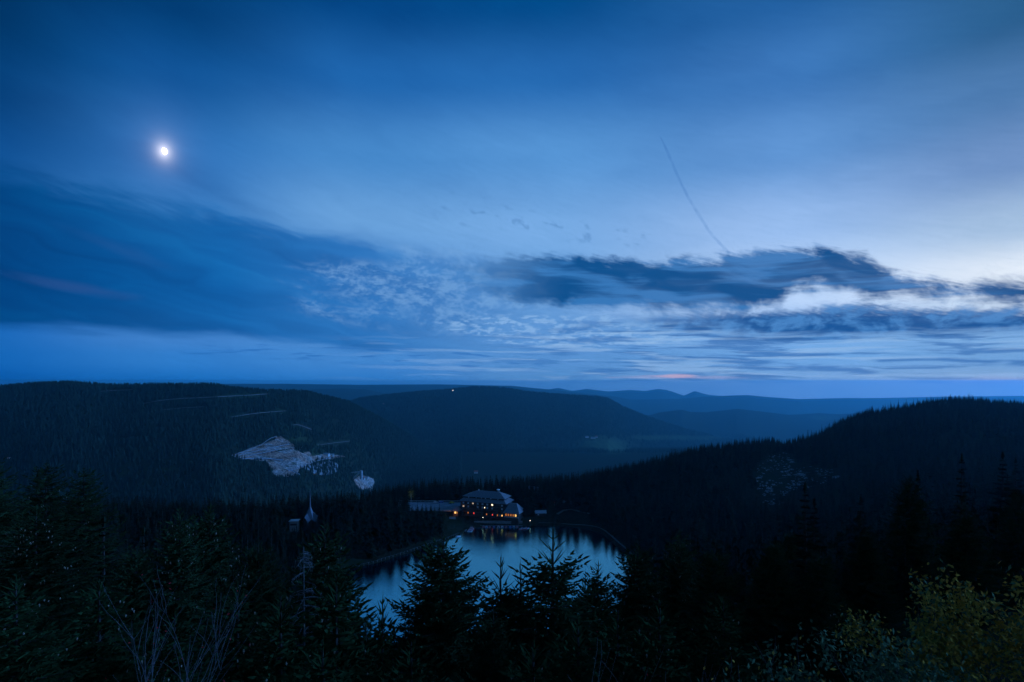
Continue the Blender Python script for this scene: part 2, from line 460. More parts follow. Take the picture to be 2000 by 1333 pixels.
LOOKOUT = [(0,107),(6,104),(12,97),(20,87),(40,70),(80,50),(120,31),(180,11),(225,2.0)]
NEAR = {
 -900: [(0,107),(6,105),(12,101),(20,96),(40,86),(80,70),(120,56),(180,38),(240,22),(300,12),(400,6),(440,3),(520,-25),(700,-95),(1000,-200),(1500,-320)],
 200:  [(0,107),(6,105),(12,100),(20,94),(40,83),(80,64),(120,49),(180,31),(240,17),(300,10),(400,6),(440,3),(520,-25),(700,-95),(1000,-200),(1500,-320)],
 500:  [(0,107),(6,104),(12,98),(20,89),(40,74),(80,54),(120,38),(180,22),(240,13),(300,8),(400,6),(440,4),(520,-22),(700,-95),(1000,-200),(1500,-320)],
 680:  LOOKOUT + [(300,3),(400,6),(440,6),(520,-12),(700,-80),(1000,-190),(1500,-320)],
 800:  LOOKOUT + [(300,1),(390,2),(440,7),(500,7),(560,-6),(700,-60),(1000,-180),(1500,-320)],
 950:  LOOKOUT + [(300,1),(430,1.2),(445,4),(480,6),(530,5),(620,-20),(1000,-170),(1500,-320)],
 1100: LOOKOUT + [(300,1),(433,1.2),(455,5),(490,9),(530,8),(600,-5),(750,-55),(1000,-150),(1500,-310)],
 1250: [(0,107),(6,104),(12,98),(20,89),(40,74),(80,55),(120,38),(180,20),(240,8),(300,3),(345,2),(400,7),(480,15),(550,19),(620,14),(800,-35),(1000,-110),(1500,-300)],
 1400: [(0,107),(6,105),(12,100),(20,94),(40,82),(80,66),(120,52),(180,36),(260,20),(330,13),(400,13),(480,22),(590,36),(660,32),(800,-2),(1000,-70),(1500,-280)],
 1550: [(0,107),(6,105),(12,101),(20,96),(40,86),(80,72),(120,60),(180,45),(260,31),(340,23),(420,22),(520,29),(640,34),(720,32),(850,5),(1100,-60),(1500,-220)],
 1700: [(0,107),(6,105.5),(12,102),(20,97.5),(40,89),(80,77),(120,67),(180,54),(260,42),(340,36),(420,36),(520,44),(620,54),(725,63),(800,62),(950,46),(1200,0),(1500,-90)],
 1850: [(0,107),(6,105.5),(12,102),(20,98),(40,91),(80,80),(120,72),(180,61),(260,50),(340,46),(420,50),(520,60),(650,71),(790,79),(900,76),(1100,50),(1500,-20)],
 2050: [(0,107),(6,105.5),(12,102.5),(20,99),(40,92),(80,82),(120,74),(180,66),(260,56),(340,52),(420,55),(520,61),(650,67),(800,70),(950,68),(1200,40),(1500,0)],
 3000: [(0,107),(6,105.5),(12,103),(20,100),(40,94),(80,86),(120,80),(180,72),(260,66),(340,64),(420,66),(520,68),(650,72),(800,76),(950,74),(1200,60),(1500,30)],
}
_NX = np.array(sorted(NEAR)); _NU = (_NX - 1000.0) / F
_YK = np.array(sorted({y for v in NEAR.values() for y, z in v} | {30, 60, 100, 150, 210, 280, 370, 570, 760, 900}))
_NZ = np.array([np.interp(_YK, *np.array(NEAR[x], float).T) for x in _NX])
# (crest points in the photo, depth at those columns, front slope, back slope, roughness)
LAYERS = [
 ([(-900,756),(-300,756),(0,759),(60,753),(140,750),(220,756),(300,754),(420,754),(445,760),(520,766),(600,772),(680,790),(760,832),(850,890),(960,960),(1100,1040)], [(-900,2350),(440,2350),(580,2600),(700,3100),(850,3700),(1000,4000)], 0.29, 0.15, 34),
 ([(560,850),(640,800),(701,780),(757,773),(810,768),(880,763),(922,758),(950,758),(985,760),(1037,768),(1107,773),(1160,776),(1188,780),(1216,796),(1265,816),(1340,841),(1416,858),(1600,900),(1900,960)], [(500,5200),(900,6000),(1200,6500),(1900,5600)], 0.19, 0.2, 40),
 ([(600,790),(700,782),(757,772),(810,765),(880,760),(922,758),(1000,765),(1100,790)], [(500,9000),(1200,9000)], 0.2, 0.15, 30),
 ([(300,790),(440,775),(500,767),(560,764),(610,761),(670,759),(715,761),(757,770),(820,782),(900,800)], [(300,11500),(900,11500)], 0.15, 0.12, 30),
 ([(-2500,752),(-200,753),(440,750),(560,750),(700,752),(850,751),(1000,754),(1100,764),(1200,775)], [(0,15500),(1200,15500)], 0.1, 0.05, 20),
 ([(850,775),(940,762),(1010,757),(1065,762),(1090,758),(1118,764),(1146,760),(1188,765),(1230,762),(1260,764),(1284,760),(1302,762),(1336,773),(1356,764),(1380,771),(1428,776),(1600,786)], [(900,21000),(1600,21000)], 0.12, 0.1, 10),
 ([(1150,800),(1190,790),(1240,781),(1336,779),(1380,775),(1428,773),(1460,772),(1500,776),(1560,780),(1640,778),(1720,778),(1850,775),(2400,770),(4000,768)], [(1100,15500),(2000,15500)], 0.12, 0.1, 16),
 ([(1200,830),(1232,818),(1272,811),(1288,806),(1332,801),(1348,805),(1380,806),(1440,799),(1500,806),(1540,811),(1600,808),(1640,810),(1800,800),(2400,790),(4000,785)], [(1100,8800),(2000,8800)], 0.14, 0.1, 24),
]
def smax(a, b, k):
    h = np.clip(0.5 + 0.5 * (a - b) / k, 0, 1)
    return b * (1-h) + a * h + k * h * (1-h)
PADS = []      # (x, y, rx, ry, angle, z, soft) flattened places
def ground(X, Y):
    X = np.asarray(X, float); Y = np.asarray(Y, float)
    r = np.hypot(X, Y); th = np.arctan2(X, Y); tc_ = np.clip(th, -0.95, 0.95)
    u = np.tan(tc_); D = r * np.cos(tc_)
    # near bowl
    iu = np.clip(np.searchsorted(_NU, u) - 1, 0, len(_NU) - 2)
    fu = np.clip((u - _NU[iu]) / (_NU[iu+1] - _NU[iu]), 0, 1); fu = fu*fu*(3-2*fu)
    iy = np.clip(np.searchsorted(_YK, D) - 1, 0, len(_YK) - 2)
    fy = np.clip((D - _YK[iy]) / (_YK[iy+1] - _YK[iy]), 0, 1)
    zn = (_NZ[iu, iy]*(1-fy) + _NZ[iu, iy+1]*fy)*(1-fu) + (_NZ[iu+1, iy]*(1-fy) + _NZ[iu+1, iy+1]*fy)*fu
    zn = zn + fbm(X/45, Y/45, 4) * np.clip(r/25, 0, 3.2)
    # far valley and hills
    zf = -335 - 340*np.clip((D-3600)/3000, 0, 1) + 120*np.clip((D-12000)/40000, 0, 1) + 60*fbm(X/1500, Y/1500, 4)
    n1 = fbm(X/700, Y/700, 5); n2_ = fbm(X/160+9, Y/160, 4)
    for crest, dep, sf, sb, amp in LAYERS:
        cu = np.array([(c[0]-1000)/F for c in crest]); cyv = np.array([(HY-c[1])/F for c in crest])
        Dc = np.interp(u, [(d[0]-1000)/F for d in dep], [d[1] for d in dep])
        zc = CZ + np.interp(u, cu, cyv) * Dc
        zc = np.where((u < cu[0]) | (u > cu[-1]), zc - 3000*np.maximum(cu[0]-u, u-cu[-1]), zc)
        t = D - Dc
        soft = 0.02 * Dc
        fall = np.where(t < 0, sf, sb) * (np.sqrt(t*t + soft*soft) - soft)
        w_ = np.clip(np.abs(t) / (0.12*Dc), 0, 1)
        z = zc - fall + w_ * (n1*2.2*amp + n2_*0.6*amp)
        zf = smax(z, zf, 12.0)
    k = np.clip((D - 900) / 700, 0, 1)
    z = np.where(D < 900, zn, np.where(D > 1600, np.maximum(zf, zn*(1-k) + zf*k), zn*(1-k) + np.maximum(zf, -320)*k))
    # behind the lookout: the broad summit
    wb = np.clip((np.abs(th) - 1.25) / 0.9, 0, 1); wb = wb*wb*(3-2*wb)
    z = z*(1-wb) + (106 + 6*fbm(X/60, Y/60, 3) - 60*np.clip((r-600)/4000, 0, 6))*wb
    for (cx, cy_, rx, ry, an, pz, so) in PADS:
        ca, sa = math.cos(an), math.sin(an)
        lx = (X-cx)*ca + (Y-cy_)*sa; ly = -(X-cx)*sa + (Y-cy_)*ca
        d_ = np.maximum(np.abs(lx)-rx, np.abs(ly)-ry)
        w_ = 1 - np.clip(d_/so, 0, 1); w_ = w_*w_*(3-2*w_)
        z = z*(1-w_) + pz*w_
    near = (r < 700) & (Y > 150)
    if np.any(near):
        ld = lake_dist(X[near], Y[near]) if X.ndim else lake_dist(X.reshape(1), Y.reshape(1))
        zz = z[near]
        shore = 0.45 + 0.02*np.abs(ld)
        w_ = np.clip(ld/10.0, 0, 1); w_ = w_*w_*(3-2*w_)
        zz = np.where(ld < 0, -0.35 - np.clip(-ld*0.25, 0, 3), shore*(1-w_) + np.maximum(zz, 0.6 - np.clip(ld-12, 0, 1e4))*w_)
        zz = np.where((ld >= 0) & (ld < 1.2), 0.45*ld/1.2 - 0.35*(1-ld/1.2), zz)
        z = z.copy(); z[near] = zz
    return z
def g1(x, y): return float(ground(np.array([x]), np.array([y]))[0])

PADS += [(-71, 466, 27, 16, -0.02, 7.9, 6), (-24, 450, 24, 11, -0.349, 3.0, 5), (-142, 400, 12, 12, 0, 6.5, 8), (24, 446, 12, 8, 0, 4.4, 8), (48, 470, 16, 9, 0, 9.0, 8)]

TH = np.concatenate([np.radians(np.arange(-180, -54, 3.0)), np.radians(np.linspace(-54, 54, 541)), np.radians(np.arange(57, 180, 3.0))])
RR = np.concatenate([[1.5], np.geomspace(4, 1000, 190), np.geomspace(1012, 7000, 190), np.geomspace(7200, 23000, 70)])
TT, RG = np.meshgrid(TH, RR, indexing='ij')
GX, GY = RG*np.sin(TT), RG*np.cos(TT)
GZ = ground(GX, GY)
nt, nr = TT.shape
I = np.arange(nt*nr).reshape(nt, nr)
J = np.roll(I, -1, axis=0)
quads = np.stack([I[:, :-1], J[:, :-1], J[:, 1:], I[:, 1:]], -1).reshape(-1, 4)[:, ::-1]
V = np.stack([GX, GY, GZ], -1).reshape(-1, 3)
V = np.vstack([V, [[0, 0, 107.0]]])
fan = np.stack([np.full(nt, len(V)-1), J[:, 0], I[:, 0]], -1)[:, ::-1]
# ground cover: 0 forest floor, 1 meadow
vx, vy, vz = V.T
cover = np.zeros(len(V), np.float32)
pu = 1000 + F*vx/np.maximum(vy, 1); pv = HY - F*(vz-CZ)/np.maximum(vy, 1)
def blob(x, y, rx, ry): return np.exp(-(((pu-x)/rx)**2 + ((pv-y)/ry)**2)**2)
mead = np.zeros(len(V))
for b_ in ((1300,856,95,6),(1180,868,60,12),(1370,856,60,5),(1170,855,22,5),(940,927,26,9),(1200,878,40,9),(1610,816,30,5)):
    mead = np.maximum(mead, blob(*b_))
mead = np.where(vy > 3000, mead, 0)
clear = np.where((vy > 1300) & (vy < 2500), np.clip(fbm(vx/260, vy/260+40, 4)*5 - 0.35, 0, 1)*0.35*np.clip((760-pu)/200, 0, 1), 0)
cover[:] = np.clip(0.55*mead*(0.6 + 1.2*np.clip(fbm(vx/120, vy/120, 3)+.3, 0, 1)) + clear, 0, 1)

def ground_mat(T):
    geo = T.new('ShaderNodeNewGeometry').outputs['Position']
    f = T.noise(geo, 0.35, 5, 0.6); f2 = T.noise(geo, 0.02, 4, 0.6)
    c = T.mix(T.step(f, 0.35, 0.65), (0.018, 0.022, 0.014), (0.042, 0.040, 0.026))
    c = T.mix(T.step(f2, 0.4, 0.62), c, (0.022, 0.034, 0.018))
    at = T.new('ShaderNodeAttribute', attribute_name='cover').outputs['Fac']
    c = T.mix(at, c, T.mix(T.step(f2, 0.35, 0.65), (0.05, 0.085, 0.035), (0.09, 0.13, 0.055)))
    b = T.new('ShaderNodeBsdfDiffuse'); T.put(b.inputs[0], c); out(T, b.outputs[0])
M['ground'] = material('forest_floor', ground_mat)
me = mesh_from('ground', V, [quads, fan], [M['ground']], smooth=True)
at = me.attributes.new('cover', 'FLOAT', 'POINT'); at.data.foreach_set('value', cover)
tag(link('ground', me), 'wooded ground falling from the lookout to the lake and rising to far hills', None, None, 'structure')

# ------------------------------------------------------------------ lake
def water_mat(T):
    geo = T.new('ShaderNodeNewGeometry').outputs['Position']
    mp = T.new('ShaderNodeMapping'); T.put(mp.inputs[0], geo); mp.inputs['Scale'].default_value = (0.55, 0.9, 1.0)
    n_ = T.noise(mp.outputs[0], 1.0, 4, 0.62)
    gust = T.noise(geo, 0.018, 3, 0.55)
    bp = T.new('ShaderNodeBump'); T.put(bp.inputs['Height'], n_)
    T.put(bp.inputs['Strength'], T.step(gust, 0.35, 0.7, 0.10, 0.30)); bp.inputs['Distance'].default_value = 0.35
    g = T.new('ShaderNodeBsdfGlossy'); g.inputs['Roughness'].default_value = 0.09
    g.inputs['Color'].default_value = (0.36, 0.90, 1, 1)
    T.put(g.inputs['Normal'], bp.outputs[0])
    d_ = T.new('ShaderNodeBsdfDiffuse'); T.put(d_.inputs[0], (0.002, 0.006, 0.010))
    fr = T.new('ShaderNodeFresnel'); fr.inputs[0].default_value = 6.5
    T.put(fr.inputs['Normal'], bp.outputs[0])
    mx = T.new('ShaderNodeMixShader'); T.put(mx.inputs[0], fr.outputs[0]); T.put(mx.inputs[1], d_.outputs[0]); T.put(mx.inputs[2], g.outputs[0])
    out(T, mx.outputs[0])
M['water'] = material('lake_water', water_mat)
c0 = LAKE_S.mean(0)
ring = c0 + (LAKE_S - c0) * 1.03
LV = np.vstack([np.column_stack([ring, np.zeros(len(ring))]), [[c0[0], c0[1], 0]]])
n_ = len(ring)
tag(link('lake', mesh_from('lake', LV, [np.array([[(i+1) % n_, i, n_] for i in range(n_)])], [M['water']])), 'small dark mountain lake mirroring the evening sky', None, None, 'structure')

# ------------------------------------------------------------------ haze in the valley air
hz = MB().box(-23400, 23400, -23400, 23400, float(GZ.min()) - 1.5, 134.0).build('haze', bpy.data.materials.new('haze'))
hm = hz.data.materials[0]; hm.use_nodes = True
T = Nodes(hm.node_tree)
pvn = T.new('ShaderNodeVolumePrincipled')
pvn.inputs['Color'].default_value = (0.22, 0.80, 1.0, 1); pvn.inputs['Anisotropy'].default_value = 0.5
HAZE = 4.3e-5
pvn.inputs['Density'].default_value = HAZE
T.put(T.new('ShaderNodeOutputMaterial').inputs['Volume'], pvn.outputs[0])
hz['kind'] = 'stuff'; hz['label'] = 'blue evening haze lying over the valleys'

# ------------------------------------------------------------------ spruces
def spindles(base, dirv, length, rad, sides=3, mid=0.45):
    """tapered needle-clad shoots: ring near the base, ring in the middle, tip"""
    n = len(base)
    d = dirv / (np.linalg.norm(dirv, axis=1, keepdims=True) + 1e-9)
    ref = np.where(np.abs(d[:, 2:3]) < 0.9, np.array([[0, 0, 1.0]]), np.array([[1.0, 0, 0]]))
    a = np.cross(d, ref); a /= np.linalg.norm(a, axis=1, keepdims=True) + 1e-9
    b = np.cross(d, a)
    L = length[:, None]; R = rad[:, None]
    V = []
    for fr, rr in ((0.0, 0.55), (mid, 1.0)):
        for k in range(sides):
            t = 2*math.pi*k/sides
            V.append(base + d*L*fr + R*rr*(a*math.cos(t) + b*math.sin(t)))
    V.append(base + d*L)
    V = np.stack(V, 1); m_ = V.shape[1]
    off = (np.arange(n)*m_)[:, None]
    q = np.array([[k, (k+1) % sides, sides+(k+1) % sides, sides+k] for k in range(sides)])
    t3 = np.array([[sides+k, sides+(k+1) % sides, 2*sides] for k in range(sides)])
    Q = (off[:, :, None] + q[None]).reshape(-1, 4); T3 = (off[:, :, None] + t3[None]).reshape(-1, 3)
    return V.reshape(-1, 3), Q, T3

def blades(base, dirv, length, width, upv):
    """flat pointed sprays (a diamond of two triangles)"""
    d = dirv / (np.linalg.norm(dirv, axis=1, keepdims=True) + 1e-9)
    sd = np.cross(d, upv); sd /= np.linalg.norm(sd, axis=1, keepdims=True) + 1e-9
    L = length[:, None]; Wd = width[:, None]
    V = np.stack([base, base + d*L*0.45 + sd*Wd, base + d*L, base + d*L*0.45 - sd*Wd], 1)
    n = len(base); off = (np.arange(n)*4)[:, None]
    T3 = (off[:, :, None] + np.array([[0, 1, 2], [0, 2, 3]])[None]).reshape(-1, 3)
    return V.reshape(-1, 3), T3

def spruce(seed, H, spread=0.62, power=0.82, dens=1.0, sub=True, cones=0, lead=1.0, twig_r=0.050, step=0.16, gap=0.0, lmax=1.0):
    """returns trunk mesh data, crown mesh data, cone mesh data (base at z = 0, top at z = H)"""
    r = np.random.RandomState(seed)
    bend = r.uniform(-1, 1, 2) * 0.012*H
    axis = lambda z: np.stack([bend[0]*np.sin(z/H*2.2), bend[1]*np.sin(z/H*1.7), z], -1)
    tb = MB()
    zs = np.linspace(-0.8, H-0.3, 12)
    tb.tube(list(axis(zs)), [0.012*H*(1-z/H)**0.85 + 0.012 for z in zs], 6)
    B, Dv, Ln, Rd = [], [], [], []       # shoots
    sB, sD, sL, sW = [], [], [], []      # sprays
    brV, brR = [], []
    cone_at = []
    d = 0.0
    # leader and its candelabra shoots
    top = axis(np.array([H]))[0]
    B.append(top - (0, 0, 1.1*lead)); Dv.append((r.uniform(-.03, .03), r.uniform(-.03, .03), 1)); Ln.append(1.1*lead); Rd.append(0.030)
    for lev, nshoot, ln in ((0.62, 4, 0.42), (1.05, 5, 0.75), (1.5, 6, 0.9)):
        a0 = r.uniform(0, 6.28)
        for k in range(nshoot):
            a_ = a0 + 6.283*k/nshoot + r.uniform(-.25, .25); e_ = math.radians(r.uniform(38, 58))
            B.append(axis(np.array([H-lev*lead]))[0]); Dv.append((math.cos(a_)*math.cos(e_), math.sin(a_)*math.cos(e_), math.sin(e_)))
            Ln.append(ln*lead*r.uniform(.7, 1.1)); Rd.append(0.028)
    d = 1.7*lead
    dmax = H*0.93
    while d < dmax:
        z = H - d
        Rmax = min(spread * d**power, spread*(dmax*0.55)**power*1.1)
        nb = int(round((5 + (d > 3) + r.randint(0, 2)) * dens))
        a0 = r.uniform(0, 6.28)
        for k in range(nb):
            if r.rand() < gap: continue
            a_ = a0 + 6.283*k/nb + r.uniform(-.35, .35)
            L = Rmax * r.uniform(0.62, 1.12) * (1.18 if r.rand() < 0.08 else 1.0) * lmax
            zb = z + r.uniform(-.18, .18)
            ang = math.radians(50 - 58*(1-math.exp(-d/3.2)) + r.uniform(-9, 9))
            nseg = 6
            s_ = np.linspace(0, 1, nseg)
            hor = L*s_*math.cos(ang*0.8)
            ver = L*(s_*math.sin(ang) - (0.16+0.05*min(d, 6)/6)*s_*(1-s_) + 0.14*s_**2.2*min(1, d/5))
            wob = np.cumsum(r.uniform(-.05, .05, nseg))*L*0.4
            ca, sa = math.cos(a_), math.sin(a_)
            base_p = axis(np.array([zb]))[0]
            pts = np.stack([base_p[0] + hor*ca - wob*sa, base_p[1] + hor*sa + wob*ca, base_p[2] + ver], -1)
            brV.append(pts); brR.append(max(0.008, 0.011*L))
            ntw = max(2, int(L*0.86/step))
            tt = np.linspace(0.16, 0.97, ntw) + r.uniform(-.02, .02, ntw)
            tt = np.clip(tt, 0.05, 0.99)
            pos = np.stack([np.interp(tt, s_, pts[:, i]) for i in range(3)], -1)
            tg = pts[np.minimum((tt*(nseg-1)).astype(int)+1, nseg-1)] - pts[(tt*(nseg-1)).astype(int).clip(0, nseg-2)]
            tg /= np.linalg.norm(tg, axis=1, keepdims=True) + 1e-9
            side = np.stack([-tg[:, 1], tg[:, 0], np.zeros(ntw)], -1); side /= np.linalg.norm(side, axis=1, keepdims=True) + 1e-9
            for sg in (-1, 1):
                an = np.radians(r.uniform(38, 66, ntw))[:, None]
                dv = tg*np.cos(an) + sg*side*np.sin(an)
                dv[:, 2] += r.uniform(-.34, .10, ntw) - 0.12*min(1, d/6)
                tl = np.clip((0.42*L*(1-tt) + 0.14)*r.uniform(.55, 1.15, ntw), 0.08, 0.85)
                B += list(pos); Dv += list(dv); Ln += list(tl); Rd += list(np.full(ntw, twig_r)*r.uniform(.8, 1.15, ntw))
                if sub:
                    dn = dv/np.linalg.norm(dv, axis=1, keepdims=True)
                    for i in range(ntw):
                        if tl[i] > 0.26:
                            m_ = int(tl[i]/0.13)
                            q = np.linspace(.2, .92, m_)
                            ss = np.where(np.arange(m_) % 2 == 0, 1.0, -1.0)[:, None]
                            sd = np.cross(dn[i], (0, 0, 1.0)); sd /= np.linalg.norm(sd) + 1e-9
                            sB += list(pos[i] + dn[i]*tl[i]*q[:, None])
                            vv = dn[i]*0.75 + ss*sd*0.75; vv[:, 2] += r.uniform(-.35, .05, m_)
                            sD += list(vv); sL += list(0.10 + 0.34*tl[i]*(1-q)*r.uniform(.7, 1.2, m_)); sW += [0.042]*m_
            B.append(pts[-1] - (pts[-1]-pts[-2])*0.3); Dv.append(pts[-1]-pts[-2]); Ln.append(0.30+0.06*L); Rd.append(twig_r*1.05)
            if cones and 0.8 < d < 7.5 and r.rand() < cones:
                for _ in range(r.randint(1, 4)):
                    q = r.uniform(.45, 1.0)
                    cone_at.append([np.interp(q, s_, pts[:, i]) + r.uniform(-.12, .12)*(i < 2) - 0.05*(i == 2) for i in range(3)])
        d += (0.24 + 0.018*d) * r.uniform(.75, 1.25) / max(dens, .6)**0.5
    B, Dv, Ln, Rd = map(lambda q: np.asarray(q, float), (B, Dv, Ln, Rd))
    V1, Q1, T1 = spindles(B, Dv, Ln, Rd)
    Vs, Qs, Ts = [V1], [Q1], [T1]; n0 = len(V1)
    if sub and sB:
        sB, sD, sL, sW = map(lambda q: np.asarray(q, float), (sB, sD, sL, sW))
        up = np.tile([[0.0, 0.0, 1.0]], (len(sB), 1)) + r.uniform(-.6, .6, (len(sB), 3))
        V2, T2 = blades(sB, sD, sL, sW, up)
        Vs.append(V2); Ts.append(T2 + n0); n0 += len(V2)
    bb = MB()
    for pts, rr in zip(brV, brR):
        bb.tube(list(pts[[0, 2, 4, 5]]), [rr, rr*.75, rr*.4, rr*.15], 3, False)
    Vb = np.array(bb.v); Qb = np.array(bb.f) + n0
    crown = (np.vstack(Vs + [Vb]), np.vstack(Qs), np.vstack(Ts), Qb)
    return (tb, crown, np.array(cone_at))

def crown_mesh(name, crown, mat):
    V, Q, T3, Qb = crown
    idx = np.concatenate([np.zeros(len(Q)+len(T3), int), np.ones(len(Qb), int)])
    return mesh_from(name, V, [Q, T3, Qb], [mat, M['bark']], idx)
def cones_mesh(name, at_):
    n = len(at_); h = 0.15
    dv = np.tile([[0.05, 0.03, -1.0]], (n, 1)) + np.random.RandomState(n).uniform(-.15, .15, (n, 3))
    V, Q, T3 = spindles(np.asarray(at_), dv, np.full(n, h), np.full(n, 0.027), 5, 0.4)
    return mesh_from(name, V, [Q, T3], [M['cone']])
def trunk_mesh(name, tb):
    me = bpy.data.meshes.new(name); me.from_pydata(tb.v, [], tb.f); me.materials.append(M['bark']); me.update(); return me

# hero kinds: (trunk, crown, cones)
HERO = {}
def hero(key, mat='needle', **kw):
    tb, cr, ca = spruce(**kw)
    HERO[key] = (trunk_mesh('trunk', tb), crown_mesh('crown', cr, M[mat]), cones_mesh('cones', ca) if len(ca) else None, kw['H'])
hero('broad',   seed=11, H=22, spread=0.80, power=0.80, dens=1.6, lead=0.9)
hero('slender', seed=23, H=18, spread=0.62, power=0.72, dens=1.25, lead=1.25, gap=0.04)
hero('coned',   seed=37, H=20, spread=0.60, power=0.78, dens=1.45, cones=0.30, lead=0.8)
hero('spire',   seed=41, H=20, spread=0.66, power=0.80, dens=1.35, lead=1.3, gap=0.08)
hero('young',   mat='needle_green', seed=59, H=12, spread=0.50, power=0.80, dens=1.3, lead=0.75, cones=0.08, gap=0.04)
hero('old',     seed=71, H=24, spread=0.80, power=0.70, dens=1.25, lead=0.7, gap=0.16, cones=0.06, step=0.2)

def plant_tree(kind, x, y, Y, label, group, rz=0.0, squeeze=1.0, name='spruce_tree'):
    """a tree whose tip shows at photo pixel (x, y) when it stands at depth Y on the slope"""
    tm, cm, co, H = HERO[kind]
    tip = P(x, y, Y); gz = g1(tip[0], tip[1])
    s_ = max(0.12, (tip[2] - gz + 0.4) / H); base = tip[2] - H*s_
    o = empty(name, (tip[0], tip[1], base), rz)
    o.scale = (s_*squeeze, s_*squeeze, s_)
    tag(o, label, 'spruce', group)
    link('trunk', tm, o)
    link('crown', cm, o)
    if co is not None:
        c_ = link('cones', co, o); c_['kind'] = 'stuff'
    return o

# ------------------------------------------------------------------ mid and far forest trees
def mid_spruce(seed, H, spread, nw, nb, mat):
    r = np.random.RandomState(seed)
    tb = MB(); tb.tube([(0, 0, -1.5), (0, 0, H*0.5), (0, 0, H*0.96)], [0.014*H, 0.009*H, 0.02], 5)
    B, Dv, Ln, Wd, Up = [], [], [], [], []
    for i in range(nw):
        t = (i + r.uniform(0, .6))/nw
        z = H*(0.995 - 0.86*t**0.92)
        R = spread*H*(t**0.95)*(1.0 if t < .75 else 1.0-0.5*(t-.75)) + 0.12
        a0 = r.uniform(0, 6.28); n_ = int(nb*(0.7+0.5*t))
        for k in range(n_):
            a_ = a0 + 6.283*k/n_ + r.uniform(-.3, .3); L = R*r.uniform(.65, 1.2)
            e_ = math.radians(30*(1-t)**3*2 - 14 + r.uniform(-10, 10))
            for j in range(2):
                a2 = a_ + (j-0.5)*0.35
                B.append((0, 0, z)); Dv.append((math.cos(a2)*math.cos(e_), math.sin(a2)*math.cos(e_), math.sin(e_) - 0.10*j)); Ln.append(L*(1-.2*j))
                Wd.append(0.10*L + 0.16); Up.append((r.uniform(-.7, .7), r.uniform(-.7, .7), 1))
    V, T3 = blades(np.array(B, float), np.array(Dv, float), np.array(Ln), np.array(Wd), np.array(Up, float))
    # tip
    n0 = len(V); V2, Q2, T2 = spindles(np.array([[0, 0, H*0.93]]), np.array([[0, 0, 1.0]]), np.array([H*0.07]), np.array([0.14]), 4)
    V = np.vstack([V, V2])
    me = mesh_from('crown', V, [T3, Q2+n0, T2+n0], [M[mat]])
    return trunk_mesh('trunk', tb), me, H
MID = [mid_spruce(100+i, H_, sp, 30, 7, 'needle_mid') for i, (H_, sp) in enumerate(((20, .15), (22, .17), (18, .14), (24, .15), (16, .19), (21, .20)))]

def joined(name, tm, cm):
    """trunk and crown as one mesh for the forest mass"""
    V, polys, mi, n0 = [], [], [], 0
    for k, me in enumerate((cm, tm)):
        co = np.empty(len(me.vertices)*3, np.float32); me.vertices.foreach_get('co', co); V.append(co.reshape(-1, 3))
        for p in me.polygons: polys.append([v+n0 for v in p.vertices]); mi.append(k)
        n0 += len(me.vertices)
    me = bpy.data.meshes.new(name); me.from_pydata(np.vstack(V).tolist(), [], polys)
    me.materials.append(cm.materials[0]); me.materials.append(tm.materials[0])
    me.polygons.foreach_set('material_index', mi); me.update()
    return me
def far_spruce(seed, H, R):
    r = np.random.RandomState(seed); V, T3 = [], []
    for tier in range(4):
        z0 = H*(0.08 + 0.22*tier); z1 = min(H, z0 + H*0.36); R_ = R*(1 - 0.23*tier)
        n0 = len(V); k = 6
        for j in range(k):
            a_ = 6.283*j/k + tier*0.5; rr = R_*r.uniform(.7, 1.15)
            V.append((rr*math.cos(a_), rr*math.sin(a_), z0 + r.uniform(-.05, .05)*H))
        V.append((0, 0, z1))
        T3 += [[n0+j, n0+(j+1) % k, n0+k] for j in range(k)]
    return mesh_from('far_spruce', np.array(V), [np.array(T3)], [M['needle_far']])

